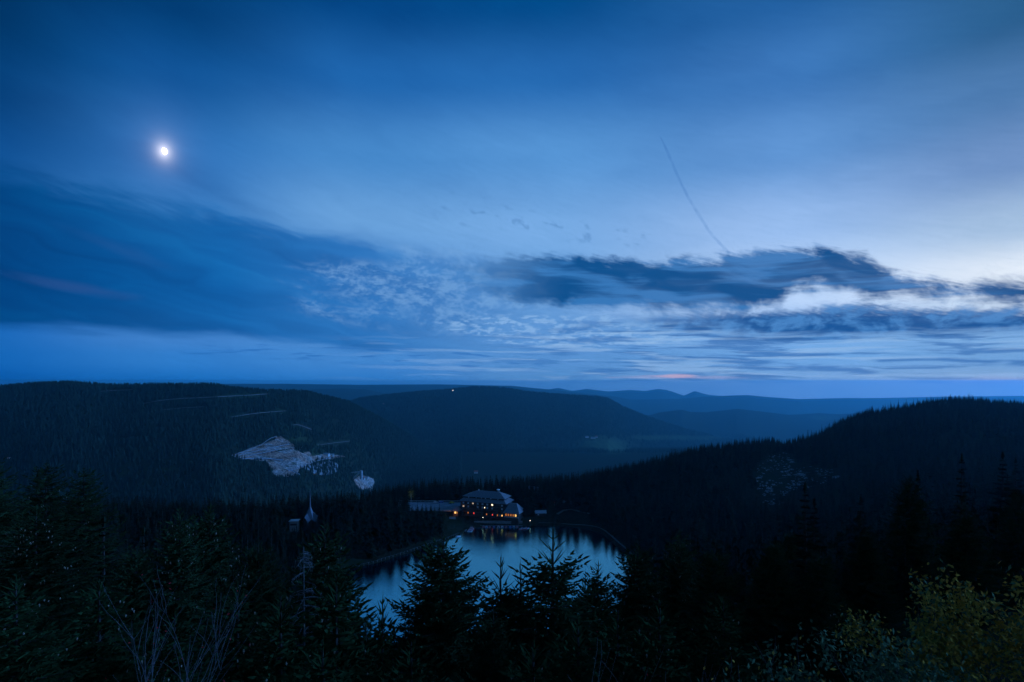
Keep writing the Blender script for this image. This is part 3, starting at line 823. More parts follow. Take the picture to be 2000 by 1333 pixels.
def hidden_collection(name, meshes):
    c = bpy.data.collections.new(name)
    for i, me in enumerate(meshes):
        o = bpy.data.objects.new('%s_%02d' % (name, i), me); c.objects.link(o)
    return c
def instancer(name, col, pts, scl, rot, var, label):
    me = bpy.data.meshes.new(name)
    me.vertices.add(len(pts)); me.vertices.foreach_set('co', np.asarray(pts, np.float32).ravel())
    for nm, ty, arr in (('scl', 'FLOAT_VECTOR', scl), ('rot', 'FLOAT_VECTOR', rot)):
        a_ = me.attributes.new(nm, ty, 'POINT'); a_.data.foreach_set('vector', np.asarray(arr, np.float32).ravel())
    a_ = me.attributes.new('var', 'INT', 'POINT'); a_.data.foreach_set('value', np.asarray(var, np.int32))
    o = link(name, me)
    ng = bpy.data.node_groups.new(name, 'GeometryNodeTree')
    ng.interface.new_socket('Geometry', in_out='INPUT', socket_type='NodeSocketGeometry')
    ng.interface.new_socket('Geometry', in_out='OUTPUT', socket_type='NodeSocketGeometry')
    nd = ng.nodes; gi, go = nd.new('NodeGroupInput'), nd.new('NodeGroupOutput')
    ci = nd.new('GeometryNodeCollectionInfo'); ci.inputs['Collection'].default_value = col
    ci.inputs['Separate Children'].default_value = True; ci.inputs['Reset Children'].default_value = True
    ip = nd.new('GeometryNodeInstanceOnPoints'); ip.inputs['Pick Instance'].default_value = True
    def attr(nm, ty):
        a_ = nd.new('GeometryNodeInputNamedAttribute'); a_.data_type = ty; a_.inputs['Name'].default_value = nm
        return a_.outputs['Attribute']
    L = ng.links
    L.new(gi.outputs[0], ip.inputs['Points']); L.new(ci.outputs[0], ip.inputs['Instance'])
    L.new(attr('var', 'INT'), ip.inputs['Instance Index']); L.new(attr('scl', 'FLOAT_VECTOR'), ip.inputs['Scale'])
    L.new(attr('rot', 'FLOAT_VECTOR'), ip.inputs['Rotation']); L.new(ip.outputs[0], go.inputs[0])
    md = o.modifiers.new('scatter', 'NODES'); md.node_group = ng
    tag(o, label, None, None, 'stuff')
    return o

# ---- near forest: candidate trees over the bowl round the lake
rs = np.random.RandomState(5)
SP = 6.0
gx, gy = np.meshgrid(np.arange(-900, 1000, SP), np.arange(64, 960, SP))
gx = gx.ravel() + rs.uniform(-.48, .48, gx.size)*SP; gy = gy.ravel() + rs.uniform(-.48, .48, gy.size)*SP
u_ = gx/gy
k = (u_ > -1.02) & (u_ < 1.02)
gx, gy = gx[k], gy[k]; u_ = gx/gy
gz = ground(gx, gy); px_ = 1000 + F*u_; ld = np.full(len(gx), 99.0)
m_ = (gy > 200) & (gy < 470) & (np.abs(gx) < 150); ld[m_] = lake_dist(gx[m_], gy[m_])
hh = np.interp(u_, [-1, -.2, .1, .3, .5, .7, 1], [22, 23, 23, 21, 17, 14, 13]) * np.where((gy > 330) & (u_ < .25), rs.uniform(.66, 1.10, len(gx)), rs.uniform(.46, .95, len(gx))) * (0.9 + 0.5*np.clip(fbm(gx/70, gy/70+3, 3), -.4, .4))
tall = rs.rand(len(gx)) < np.where(gy > 330, 0.12, 0.22); hh[tall] *= np.where((gy > 330) & (u_ < .25), rs.uniform(1.1, 1.3, len(gx)), rs.uniform(1.25, 1.75, len(gx)))[tall]
edge = (ld < 16); hh[edge] *= 0.8
keep = (ld > 4.0) & ((fbm(gx/30+5, gy/30, 3) > -0.10) | (rs.rand(len(gx)) < 0.45))
def inpoly(px0, py0, poly):
    ins = np.zeros(len(px0), bool); n = len(poly)
    for i in range(n):
        (x1, y1), (x2, y2) = poly[i], poly[(i+1) % n]
        c = ((y1 > py0) != (y2 > py0)) & (px0 < (x2-x1)*(py0-y1)/((y2-y1) or 1e-9)+x1); ins ^= c
    return ins
# open places: hotel and shore in front of it, parking, chapel clearing, pavilion lawn
for poly in ([(-50,400),(-36,408),(-22,428),(8,430),(9,440),(8,462),(-2,474),(-44,476),(-52,460)], [(-98,448),(-98,483),(-40,483),(-40,447)],
             [(-152,388),(-131,388),(-129,412),(-154,412)], [(12,432),(14,450),(30,452),(56,440),(58,430),(40,434)], [(30,460),(64,462),(66,482),(30,482)]):
    keep &= ~inpoly(gx, gy, poly)
top_y = HY - F*(gz + hh - CZ)/gy
bot_y = HY - F*(gz - CZ)/gy
# keep the view over the lake and to the hotel open, as the steep wall below the lookout does
lim = np.interp(px_, [560, 640, 680, 700, 790, 800, 930, 1000, 1110, 1190, 1215, 1250, 1300], [1040, 1110, 1215, 1262, 1262, 1250, 1225, 1225, 1215, 1190, 1150, 1080, 1030])
m_ = (gy < 262) & (px_ > 560) & (px_ < 1300) & (top_y < lim)
hnew = (CZ - (lim + rs.uniform(0, 26, len(gx)) - HY)/F*gy) - gz
hh = np.where(m_, np.minimum(hh, hnew), hh); keep &= hh > 4.5
# trees at the water in front of the hotel and the parking stay low enough to show them
m_ = (gy > 262) & (gy < 447) & (px_ > 893) & (px_ < 1020); keep &= ~m_
lim2 = np.interp(px_, [790, 800, 815, 830, 850, 870, 885, 893, 1018, 1022, 1045, 1060, 1120, 1150], [985, 990, 986, 991, 988, 988, 985, 990, 1000, 962, 985, 1004, 1006, 985])
m_ = (gy > 262) & (gy < 447) & (px_ > 795) & (px_ < 1150) & (HY - F*(gz+hh-CZ)/gy < lim2 + 8)
hnew = (CZ - (lim2 + np.where(px_ < 893, rs.uniform(-8, 16, len(gx)), rs.uniform(0, 14, len(gx))) - HY)/F*gy) - gz
hh = np.where(m_, np.minimum(hh, hnew), hh); keep &= hh > 4.0
# chapel stays visible
m_ = (gy < 400) & (px_ > 566) & (px_ < 626) & (HY - F*(gz+hh-CZ)/gy < 1030); hnew = (CZ - (1024 + rs.uniform(0, 22, len(gx)) - HY)/F*gy) - gz
hh = np.where(m_, np.minimum(hh, hnew), hh); keep &= hh > 4.0
# the scree on the right slope
SCREE = [(1478,946),(1476,915),(1500,892),(1535,884),(1560,905),(1600,916),(1640,918),(1636,936),(1590,950),(1540,962),(1510,990),(1490,985)]
m_ = inpoly(px_, bot_y, SCREE) & (gy > 250); keep &= ~(m_ & (rs.rand(len(gx)) < 0.80)); hh[m_] *= 0.45
m_ = inpoly(px_, bot_y-8, [(1460,1010),(1455,950),(1540,955),(1640,945),(1650,990),(1560,1010)]) & (gy > 200) & (gy < 600); hh[m_] *= 0.5
# skyline to the valley: the rim trees end at the photo's tree line
rim = np.interp(px_, [-900, 150, 230, 330, 450, 560, 650, 700, 780, 850, 1000, 1100, 1150, 1200, 1260, 1320, 1420, 1470, 1490, 1505, 1532, 1600, 1680, 1720, 1780, 1880, 1960, 2100],
                [965, 968, 962, 972, 964, 958, 958, 952, 938, 928, 926, 922, 915, 906, 892, 874, 858, 852, 846, 850, 858, 828, 801, 784, 773, 767, 776, 784])
m_ = (gy > 262) & (HY - F*(gz+hh-CZ)/gy < rim)
hnew = (CZ - (rim + rs.exponential(16.0, len(gx)) - HY)/F*gy) - gz
hh = np.where(m_, np.minimum(hh, hnew), hh); keep &= hh > 3.0
keep &= ~((gy > 560) & (u_ < -.02))
gx, gy, gz, hh, px_, ld = (a_[keep] for a_ in (gx, gy, gz, hh, px_, ld))
top_y = HY - F*(gz + hh - CZ)/gy; bot_y = HY - F*(gz - CZ)/gy
# which of them show: a coarse front-to-back depth buffer
VW, VH = 640, 427
kx = VW/2000.0
buf = np.zeros((VH, VW), bool)
seen = np.zeros(len(gx))
for i in np.argsort(gy):
    c0_ = px_[i]*kx; t0, t1 = top_y[i]*kx, min(bot_y[i]*kx, VH-1)
    if t1 <= t0 or c0_ < -10 or c0_ > VW+10 or t0 >= VH: continue
    wpx = 0.17*hh[i]*F/gy[i]*kx
    for row in range(max(0, int(t0)), int(t1)+1):
        w_ = wpx*((row+0.7-t0)/(t1-t0+0.7))
        a_, b_ = max(0, int(round(c0_-w_))), min(VW, int(round(c0_+w_))+1)
        if b_ > a_:
            seg = buf[row, a_:b_]; seen[i] += (b_-a_) - seg.sum(); seg[:] = True
var = rs.randint(0, len(MID), len(gx)); rotz = rs.uniform(0, 6.28, len(gx)); wid = rs.uniform(.9, 1.5, len(gx))
order = np.argsort(-seen)
solo = set(order[:225].tolist())
def region(i):
    x, y, Y = px_[i], bot_y[i], gy[i]
    if ld[i] < 22 and Y > 262:
        if x < 905: return ('shore_left', 'dark spruce on the wooded bank by the railing shore', 'spruces on the railing bank')
        if x > 1150: return ('shore_right', 'dark spruce above the curving lake shore path', 'spruces above the shore path')
        return ('shore_far', 'dark spruce on the far shore right of the hotel', 'spruces right of the hotel')
    if x < 640 and Y > 262: return ('rim_left', 'distant spruce in the wood around the chapel spire', 'spruces in the wood round the chapel')
    if x < 1060 and Y > 400: return ('rim_hotel', 'spruce in the dark tree line behind the hotel', 'spruces behind the hotel')
    if x < 1480 and Y > 400: return ('ridge', 'spruce on the wooded spur rising right of the hotel', 'spruces on the wooded spur')
    if Y > 430: return ('ridge_top', 'small spruce on the dark domed ridge', 'spruces on the domed ridge')
    if x < 690: return ('slope_left', 'dark spruce on the slope below the coned spruces, left of the lake', 'spruces on the slope left of the lake')
    if x < 1230: return ('slope_mid', 'dark spruce at the near shore of the lake', 'spruces at the near shore')
    return ('slope_right', 'dark spruce on the shaded slope between the lake and the yellow bushes', 'spruces on the shaded slope')
byreg = {}
for i in sorted(solo, key=lambda j: px_[j]): byreg.setdefault(region(i)[0], []).append(i)
ORD = ['first', 'second', 'third', 'fourth', 'fifth', 'sixth', 'seventh', 'eighth', 'ninth', 'tenth', 'eleventh', 'twelfth', 'thirteenth', 'fourteenth', 'fifteenth', 'sixteenth']
for i in sorted(solo):
    key, lab, grp = region(i)
    if len(byreg[key]) == 1: pass
    elif len(byreg[key]) <= 32:
        n_in, q = len(byreg[key]), byreg[key].index(i)
        lab = ' '.join(lab.split()[:11]).rstrip(',') + ', ' + (ORD[q] + ' from left' if q < (n_in+1)//2 else ORD[n_in-1-q] + ' from right')
    tm, cm, H = MID[var[i]]
    o = empty('spruce_tree', (gx[i], gy[i], gz[i]-0.3), rotz[i]); s_ = hh[i]/H
    o.scale = (s_*wid[i], s_*wid[i], s_)
    tag(o, lab, 'spruce', grp); link('trunk', tm, o); link('crown', cm, o)
rest = np.array([i for i in range(len(gx)) if i not in solo])
near_col = hidden_collection('near_forest_spruce', [joined('forest_spruce', t_, c_) for t_, c_, H in MID])
Hs = np.array([H for _, _, H in MID])[var]
sc_ = hh/Hs
instancer('spruce_forest', near_col, np.column_stack([gx, gy, gz-0.3])[rest], np.column_stack([sc_*wid, sc_*wid, sc_])[rest], np.column_stack([0*rotz, 0*rotz, rotz])[rest], var[rest], 'dense dark spruce forest on the slopes all round the lake')

# ---- far forest on the hills across the valley
rs = np.random.RandomState(9)
def hill_points(n, d0, d1, x0, x1):
    D = np.sqrt(rs.uniform(d0*d0, d1*d1, n)); u = (rs.uniform(x0, x1, n) - 1000)/F
    return u*D, D
fx, fy = zip(*[hill_points(*a_) for a_ in ((74000, 1050, 3900, -60, 900), (60000, 3600, 7050, 500, 1500), (6000, 900, 1300, -60, 1400))])
fx, fy = np.concatenate(fx), np.concatenate(fy); fz = ground(fx, fy)
# hide test: running maximum of the elevation angle along each column of the ground sheet
ang = (GZ - CZ)/np.maximum(GY, 1.0); ang[:, GY[0] < 0] = -9
ang[GY < 3] = -9
runmax = np.maximum.accumulate(ang, axis=1)
ti = np.clip(np.searchsorted(TH, np.arctan2(fx, fy)), 0, nt-1); ri = np.clip(np.searchsorted(RR, np.hypot(fx, fy)) - 2, 0, nr-1)
vis = (fz + 24 - CZ)/fy > runmax[ti, ri] - 0.0015
fpx = 1000 + F*fx/fy; fpy = HY - F*(fz-CZ)/fy
rim_f = np.interp(fpx, [0, 230, 650, 850, 1100, 1200, 1320, 1420, 1532], [970, 975, 970, 945, 935, 918, 885, 868, 868])
vis &= fpy - 8 < rim_f
QUARRY = [(452,889),(475,881),(495,873),(518,864),(535,859),(537,852),(549,852),(558,859),(573,868),(576,879),(591,886),(600,884),(607,882),(608,890),(622,888),(638,887),(657,888),(676,892),(657,896),(640,897),(620,900),(600,909),(584,918),(582,929),(562,931),(537,931),(531,920),(526,911),(515,901),(490,897),(463,895)]
QPILE = [(688,938),(700,930),(712,930),(730,936),(733,950),(728,962),(700,955)]
vis &= ~inpoly(fpx, fpy, QUARRY) & ~inpoly(fpx, fpy, QPILE)
mead_f = np.zeros(len(fx))
for (x, y, rx, ry) in ((1300,856,95,6),(1180,868,60,12),(1370,856,60,5),(1170,855,22,5),(940,927,26,9),(1200,878,40,9)):
    mead_f = np.maximum(mead_f, np.exp(-(((fpx-x)/rx)**2 + ((fpy-y)/ry)**2)**2))
vis &= rs.rand(len(fx)) > mead_f*1.15
TRACKS = [[(280,789),(330,781),(420,776),(480,773),(525,770)], [(448,816),(500,808),(560,803)], [(196,765),(228,763),(258,762)], [(318,801),(360,797),(400,795)], [(570,831),(585,831),(610,840)], [(620,870),(650,866),(684,862)], [(560,862),(600,858)], [(200,860),(250,855),(280,855)]]
for tr in TRACKS:
    ty = np.interp(fpx, [p[0] for p in tr], [p[1] for p in tr], left=-99, right=-99)
    vis &= ~((fpy - ty > -3) & (fpy - ty < 6))
fx, fy, fz = fx[vis], fy[vis], fz[vis]
FAR = [far_spruce(200+i, 20, 3.6+0.4*i) for i in range(4)]
far_col = hidden_collection('far_forest_spruce', FAR)
n_ = len(fx); fs = rs.uniform(.6, 1.15, n_) * np.where(fy > 2600, 1.3, .9)
instancer('hill_forest', far_col, np.column_stack([fx, fy, fz-1.5]), np.column_stack([fs*1.15, fs*1.15, fs]), np.column_stack([np.zeros(n_), np.zeros(n_), rs.uniform(0, 6.28, n_)]), rs.randint(0, 4, n_), 'hazy spruce forest covering the hills across the valley')
print('near trees', len(gx), 'far', n_, 'top', float(GZ[np.hypot(GX,GY)>200].max()), float(fz.max()))

# ------------------------------------------------------------------ ray onto the ground for a photo pixel
def hit(x, y, dmin=60.0):
    """depth at which the sight line of a photo pixel meets the ground (coarse march, then refined)"""
    x = np.atleast_1d(np.asarray(x, float)); y = np.atleast_1d(np.asarray(y, float))
    u = (x-1000)/F; v = (HY-y)/F
    D = np.geomspace(dmin, 9000, 90) if dmin > 500 else np.linspace(dmin, 1000, 90)
    over = lambda Dm: ground(u[:, None]*Dm, Dm*np.ones_like(u[:, None])) - (CZ + v[:, None]*Dm)
    zz = over(np.repeat(D[None], len(u), 0))
    i = np.argmax(zz > 0, axis=1); i = np.where((zz > 0).any(1), np.maximum(i, 1), len(D)-1)
    a_, b_ = D[i-1], D[i]
    for _ in range(9):
        m_ = 0.5*(a_+b_); up = over(m_[:, None])[:, 0] > 0
        b_ = np.where(up, m_, b_); a_ = np.where(up, a_, m_)
    return 0.5*(a_+b_)
def on_ground(x, y, dmin=60.0):
    Y = float(hit(x, y, dmin)[0]); X = (x-1000)/F*Y
    return np.array([X, Y, g1(X, Y)])

# ------------------------------------------------------------------ materials of built things
M['wall_dark'] = surf_mat('dark_timber_wall', (0.045, 0.034, 0.028), (0.028, 0.022, 0.018), 1.5, 0.8)
M['roof'] = surf_mat('grey_shingle_roof', (0.20, 0.21, 0.23), (0.12, 0.13, 0.145), 2.5, 0.55)
M['plaster'] = surf_mat('pale_plaster', (0.62, 0.60, 0.58), (0.50, 0.49, 0.48), 0.8, 0.85)
M['white_paint'] = surf_mat('white_paint', (0.78, 0.78, 0.78), (0.66, 0.66, 0.67), 2.0, 0.5)
M['curtain'] = surf_mat('curtained_window', (0.75, 0.77, 0.80), (0.30, 0.32, 0.36), 1.6, 0.15, 0, 0.8)
M['glass_dark'] = surf_mat('dark_window_glass', (0.03, 0.035, 0.045), (0.05, 0.05, 0.06), 6.0, 0.08, 0, 0.9)
M['lit_white'] = lamp_mat('lit_window_white', (1.0, 0.80, 0.55), 2.2)
M['lit_dim'] = lamp_mat('lit_window_dim', (1.0, 0.78, 0.60), 0.45)
M['lit_orange'] = lamp_mat('lit_window_orange', (1.0, 0.32, 0.08), 0.42)
M['lit_amber'] = lamp_mat('lit_window_amber', (1.0, 0.55, 0.16), 1.6)
M['lit_red'] = lamp_mat('red_light', (1.0, 0.07, 0.06), 1.0)
M['bulb'] = lamp_mat('lamp_globe', (1.0, 0.86, 0.62), 5.0)
M['bulb_cool'] = lamp_mat('cool_lamp_globe', (0.85, 0.92, 1.0), 4.0)
M['asphalt'] = surf_mat('pale_paving', (0.27, 0.27, 0.285), (0.15, 0.15, 0.16), 0.22, 0.8)
M['gravel_path'] = surf_mat('gravel_path', (0.20, 0.19, 0.18), (0.12, 0.115, 0.105), 0.6, 0.9)
M['stone'] = surf_mat('stone_wall', (0.26, 0.25, 0.24), (0.17, 0.165, 0.16), 1.4, 0.9)
M['planks'] = surf_mat('grey_planks', (0.20, 0.19, 0.18), (0.13, 0.12, 0.115), 3.0, 0.8)
M['metal'] = surf_mat('galvanised_metal', (0.42, 0.44, 0.46), (0.32, 0.34, 0.36), 2.0, 0.4, 0.3)
M['boat_red'] = surf_mat('red_boat_plastic', (0.55, 0.04, 0.05), (0.45, 0.03, 0.04), 4.0, 0.3)
M['boat_white'] = surf_mat('white_boat_plastic', (0.72, 0.72, 0.74), (0.62, 0.62, 0.64), 4.0, 0.3)
M['boat_blue'] = surf_mat('blue_boat_plastic', (0.05, 0.12, 0.42), (0.04, 0.09, 0.32), 4.0, 0.3)
M['copper'] = surf_mat('metal_sheet_roof', (0.11, 0.125, 0.155), (0.075, 0.085, 0.11), 1.2, 0.45, 0.2)
M['orange'] = surf_mat('orange_paint', (0.65, 0.16, 0.03), (0.5, 0.12, 0.03), 3.0, 0.5)
M['redroof'] = surf_mat('red_tile_roof', (0.40, 0.10, 0.07), (0.30, 0.08, 0.06), 1.0, 0.8)
M['car_silver'] = surf_mat('silver_car_paint', (0.55, 0.57, 0.60), (0.5, 0.52, 0.55), 1.0, 0.3, 0.3)
M['car_yellow'] = surf_mat('yellow_car_paint', (0.60, 0.42, 0.05), (0.5, 0.36, 0.05), 1.0, 0.3)
M['car_blue'] = surf_mat('blue_car_paint', (0.10, 0.18, 0.40), (0.08, 0.15, 0.34), 1.0, 0.3)
M['tyre'] = surf_mat('tyre_rubber', (0.02, 0.02, 0.02), (0.03, 0.03, 0.03), 8.0, 0.8)
def rock_mat(T):
    geo = T.new('ShaderNodeNewGeometry').outputs['Position']
    mp = T.new('ShaderNodeMapping'); T.put(mp.inputs[0], geo); mp.inputs['Scale'].default_value = (0.16, 0.16, 0.06)
    f = T.noise(mp.outputs[0], 1.0, 6, 0.7); f2 = T.noise(geo, 0.018, 3, 0.5); f3 = T.noise(geo, 0.06, 4, 0.65)
    c = T.mix(T.step(f, 0.40, 0.62), (0.10, 0.055, 0.04), (0.62, 0.36, 0.27))
    c = T.mix(T.step(f2, 0.42, 0.60), c, T.mix(T.step(f, 0.35, 0.65), (0.11, 0.09, 0.08), (0.56, 0.45, 0.40)))
    c = T.mix(T.step(f3, 0.55, 0.66), c, (0.08, 0.10, 0.06))
    b = T.new('ShaderNodeBsdfDiffuse'); T.put(b.inputs[0], c); out(T, b.outputs[0])
M['quarry'] = material('quarry_rock', rock_mat)
M['track'] = surf_mat('earth_track', (0.13, 0.12, 0.11), (0.08, 0.075, 0.07), 0.05, 0.9)
M['boulder'] = diffuse_mat('pale_boulders', (0.10, 0.10, 0.10), (0.30, 0.30, 0.30), 0.7, 0.3)

# ------------------------------------------------------------------ setting: paving, path, track
pk = MB(); ex = [(-97, 450.5), (-70, 448.5), (-48, 449), (-45, 458), (-41.6, 466), (-41.2, 481), (-70, 481.5), (-96, 480)]
pk.poly([(x, y, 8.06) for x, y in ex]); pk.poly([(x, y, 7.3) for x, y in ex][::-1])
for i in range(len(ex)):
    (a0, b0), (a1, b1) = ex[i], ex[(i+1) % len(ex)]
    pk.poly([(a0, b0, 7.3), (a1, b1, 7.3), (a1, b1, 8.06), (a0, b0, 8.06)])
tag(pk.build('parking_pavement', M['asphalt']), 'pale paved parking area left of the hotel', None, None, 'structure')
def ribbon(name, pts, width, mat, lift=0.06, thick=0.25):
    pts = np.asarray(pts, float); d = np.gradient(pts, axis=0); d /= np.linalg.norm(d, axis=1, keepdims=True) + 1e-9
    nrm = np.stack([-d[:, 1], d[:, 0]], -1)*width/2
    A, B_ = pts+nrm, pts-nrm
    za = np.maximum(ground(A[:, 0], A[:, 1]), ground(B_[:, 0], B_[:, 1])) + lift
    mb = MB()
    for i in range(len(pts)-1):
        mb.hexa([(A[i][0], A[i][1], za[i]-thick), (A[i+1][0], A[i+1][1], za[i+1]-thick), (B_[i+1][0], B_[i+1][1], za[i+1]-thick), (B_[i][0], B_[i][1], za[i]-thick)][::-1],
                [(A[i][0], A[i][1], za[i]), (A[i+1][0], A[i+1][1], za[i+1]), (B_[i+1][0], B_[i+1][1], za[i+1]), (B_[i][0], B_[i][1], za[i])][::-1])
    return mb.build(name, mat)
c0 = LAKE_S.mean(0)
def shore(a, b, off):
    """shore points between two lake corner numbers, pushed outwards"""
    p = LAKE_S[a*5:b*5]; dd = p - c0; return p + dd/np.linalg.norm(dd, axis=1, keepdims=True)*off
tag(ribbon('lake_path', shore(2, 9, 3.2), 1.3, M['gravel_path']), 'pale gravel path curving round the right shore of the lake', None, None, 'structure')
tag(ribbon('bank_path', shore(18, 25, 3.8), 1.6, M['ground']), 'narrow path behind the railing on the left shore', None, None, 'structure')
tag(ribbon('access_path', [(36, 452), (41, 455), (47, 455.5), (54, 453), (61, 447)], 3.0, M['gravel_path'], 0.12), 'pale path leading behind the far shore', None, None, 'structure')

# ------------------------------------------------------------------ hotel
HZ = 2.3
hotel = empty('hotel_building', (-40.8, 453, HZ), -0.349)
tag(hotel, 'big dark timber hotel with broad hipped roof and lit windows on the far shore', 'hotel')
def frustum(mb, lo, hi):
    (x0, x1, y0, y1, z0), (X0, X1, Y0, Y1, z1) = lo, hi
    mb.hexa([(x0,y0,z0),(x1,y0,z0),(x1,y1,z0),(x0,y1,z0)], [(X0,Y0,z1),(X1,Y0,z1),(X1,Y1,z1),(X0,Y1,z1)]); return mb
MB().box(0, 38, 0, 15, -2, 12.9).build('wall', M['wall_dark'], hotel)
rf = frustum(frustum(MB(), (-1.4, 39.4, -1.4, 16.4, 12.7), (1.6, 36.6, 1.4, 13.6, 14.8)), (0.6, 37.6, 0.4, 14.6, 16.1), (11, 30, 7.2, 7.8, 20.2)).build('roof', M['roof'], hotel)
MB().box(2.2, 36, 2.0, 13, 14.75, 16.15).build('dormer_band', M['wall_dark'], rf)
ch = MB().box(28.4, 29.6, 7, 8.2, 19, 21.6).build('chimney', M['stone'], rf)
MB().box(28.0, 30.0, 6.6, 8.6, 21.62, 22.1).build('chimney_cap', M['white_paint'], rf)
MB().tube([(12.5, 7.5, 20.0), (12.5, 7.5, 21.2)], [0.25, 0.25], 6).build('vent', M['white_paint'], rf)
for sx in (0, 1):     # pale strips on the right-hand hips, standing in for that end's brighter light
    a_, b_ = ((37.6, 0.4 if sx == 0 else 14.6, 16.15), (30.0, 7.5, 20.25))
    MB().tube([a_, b_], [0.14, 0.14], 4).build('lit_hip_strip', M['metal'], rf)
def window(parent, x, z, w, h, mat, y=0.0, bars=True):
    fr = MB()
    fr.box(x-w/2-.12, x+w/2+.12, y-.10, y+.02, z+h/2, z+h/2+.14).box(x-w/2-.12, x+w/2+.12, y-.16, y+.02, z-h/2-.14, z-h/2)
    fr.box(x-w/2-.12, x-w/2, y-.10, y+.02, z-h/2, z+h/2).box(x+w/2, x+w/2+.12, y-.10, y+.02, z-h/2, z+h/2)
    if bars: fr.box(x-.05, x+.05, y-.08, y+.02, z-h/2, z+h/2)
    f_ = fr.build('window', M['planks'] if mat == 'curtain' else M['wall_dark'], parent)
    MB().box(x-w/2, x+w/2, y-.05, y-.02, z-h/2, z+h/2).build('pane', M[mat], f_)
rowx = [2.4 + 4.1*k for k in range(9)]
for k, x in enumerate(rowx):
    window(hotel, x, 11.2, 1.35, 1.15, {2: 'lit_dim', 6: 'lit_white', 7: 'glass_dark'}.get(k, 'curtain'), bars=(k != 6))
    window(hotel, x, 8.5, 1.35, 1.3, {0: 'lit_dim', 2: 'glass_dark', 7: 'glass_dark'}.get(k, 'curtain'))
    window(hotel, x, 5.9, 1.35, 1.2, 'glass_dark')
window(hotel, 20.6, 8.6, 0.7, 0.9, 'lit_white', y=-0.004, bars=False)
for x, m_ in ((6.4, 'lit_orange'), (9.0, 'glass_dark'), (11.4, 'lit_red'), (22.3, 'lit_orange'), (25.4, 'glass_dark'), (27.2, 'lit_red'), (29.6, 'glass_dark'), (31.4, 'lit_orange'), (33.4, 'curtain'), (35.2, 'lit_amber'), (3.4, 'glass_dark'), (14.6, 'glass_dark'), (18.4, 'glass_dark')):
    window(hotel, x, 3.5, 0.85, 1.2, m_, bars=False)
for x in (6, 12.5, 17, 20.5, 25, 31): window(rf, x, 15.45, 0.9, 0.7, 'curtain', y=2.0, bars=False)
for z in (9.75, 7.15, 4.6): MB().box(0.6, 37.4, -1.25, 0.0, z-.12, z).build('balcony_floor', M['planks'], hotel)
for z in (9.75, 7.15, 4.6):
    MB().box(0.6, 37.4, -1.30, -1.22, z+.02, z+.75).build('balcony_rail', M['wall_dark'], hotel)
# annex with its own steep roof
annex = empty('restaurant_annex', (-40.8, 453, HZ), -0.349)
tag(annex, 'lower restaurant wing with big hipped roof and row of orange lit windows', 'restaurant')
MB().box(38.3, 49.5, -3, 9, -2, 6.9).build('wall', M['wall_dark'], annex)
ar = frustum(MB(), (37.6, 50.9, -4.3, 10.2, 6.7), (40.5, 46.5, 2.2, 3.4, 13.2)).build('roof', M['roof'], annex)
for x, m_ in ((39.6, 'lit_orange'), (41.6, 'lit_orange'), (43.6, 'lit_orange'), (45.6, 'lit_orange'), (47.5, 'lit_amber')):
    window(annex, x, 5.2, 1.15, 1.7, m_, y=-3.0, bars=True)
MB().box(38.3, 50.2, -4.6, -3.0, 3.55, 3.75).build('balcony_floor', M['planks'], annex)
MB().box(38.3, 50.2, -4.66, -4.58, 3.77, 4.25).build('balcony_rail', M['metal'], annex)
# entrance porch
porch = empty('entrance_porch', (-40.8, 453, HZ), -0.349)
tag(porch, 'small hip-roofed entrance porch glowing orange at the hotel corner', 'porch')
MB().box(-4.6, -0.2, -4.5, 1.5, -1.5, 5.3).build('wall', M['wall_dark'], porch)
frustum(MB(), (-5.8, 0.9, -5.7, 2.6, 5.2), (-3.2, -1.4, -2.4, -1.0, 8.0)).build('roof', M['roof'], porch)
window(porch, -2.6, 3.9, 1.5, 1.5, 'lit_amber', y=-4.5, bars=False)
window(porch, -0.9, 3.9, 0.7, 1.3, 'lit_orange', y=-4.5, bars=False)
lg = bpy.data.lights.new('porch_light', 'POINT'); lg.energy = 420; lg.color = (1.0, 0.42, 0.22); lg.shadow_soft_size = 0.3
lo = link('porch_light', lg); lo.location = (-46.0, 446.8, 6.4); lo.rotation_euler = (0, 0, 0)
tag(ribbon('forecourt', [(-45.5, 436), (-46.2, 441), (-46.6, 446), (-46.8, 450)], 5.0, M['asphalt'], 0.1, 0.6), 'gravel forecourt warmly lit by the porch', None, None, 'structure')

# terrace, jetty, lamps
tw = empty('terrace_wall', (0, 0, 0)); tag(tw, 'long low stone terrace wall between hotel and boats', 'wall')
xs = np.linspace(-29, 8, 9)
for a_, b_ in zip(xs[:-1], xs[1:]):
    MB().box(a_+.04, b_-.04, 435.2, 435.9, 0.2, 2.55).build('panel', M['stone'], tw)
MB().box(-29.1, 8.1, 435.05, 436.05, 2.57, 2.75).build('coping', M['asphalt'], tw)
tag(MB().box(-29, 8, 436.06, 440.5, 0.5, 2.4).build('terrace_pavement', M['gravel_path']), 'paved terrace in front of the hotel', None, None, 'structure')
def jetty(label, x0, x1, y0, y1, n, along):
    j = empty('jetty', ((x0+x1)/2, (y0+y1)/2, 0)); tag(j, label, 'jetty', 'jetties on the far shore'); cx, cy_ = (x0+x1)/2, (y0+y1)/2
    for i in range(n):
        t0, t1 = i/n, (i+0.93)/n
        if along == 'x': MB().box(x0+(x1-x0)*t0-cx, x0+(x1-x0)*t1-cx, y0-cy_, y1-cy_, .42, .50).build('plank', M['planks'], j)
        else: MB().box(x0-cx, x1-cx, y0+(y1-y0)*t0-cy_, y0+(y1-y0)*t1-cy_, .42, .50).build('plank', M['planks'], j)
    for x in (x0+.3, x1-.3):
        for y in (y0+.3, y1-.3): MB().tube([(x-cx, y-cy_, -1.2), (x-cx, y-cy_, .9)], [.1, .1], 6).build('post', M['planks'], j)
    return j
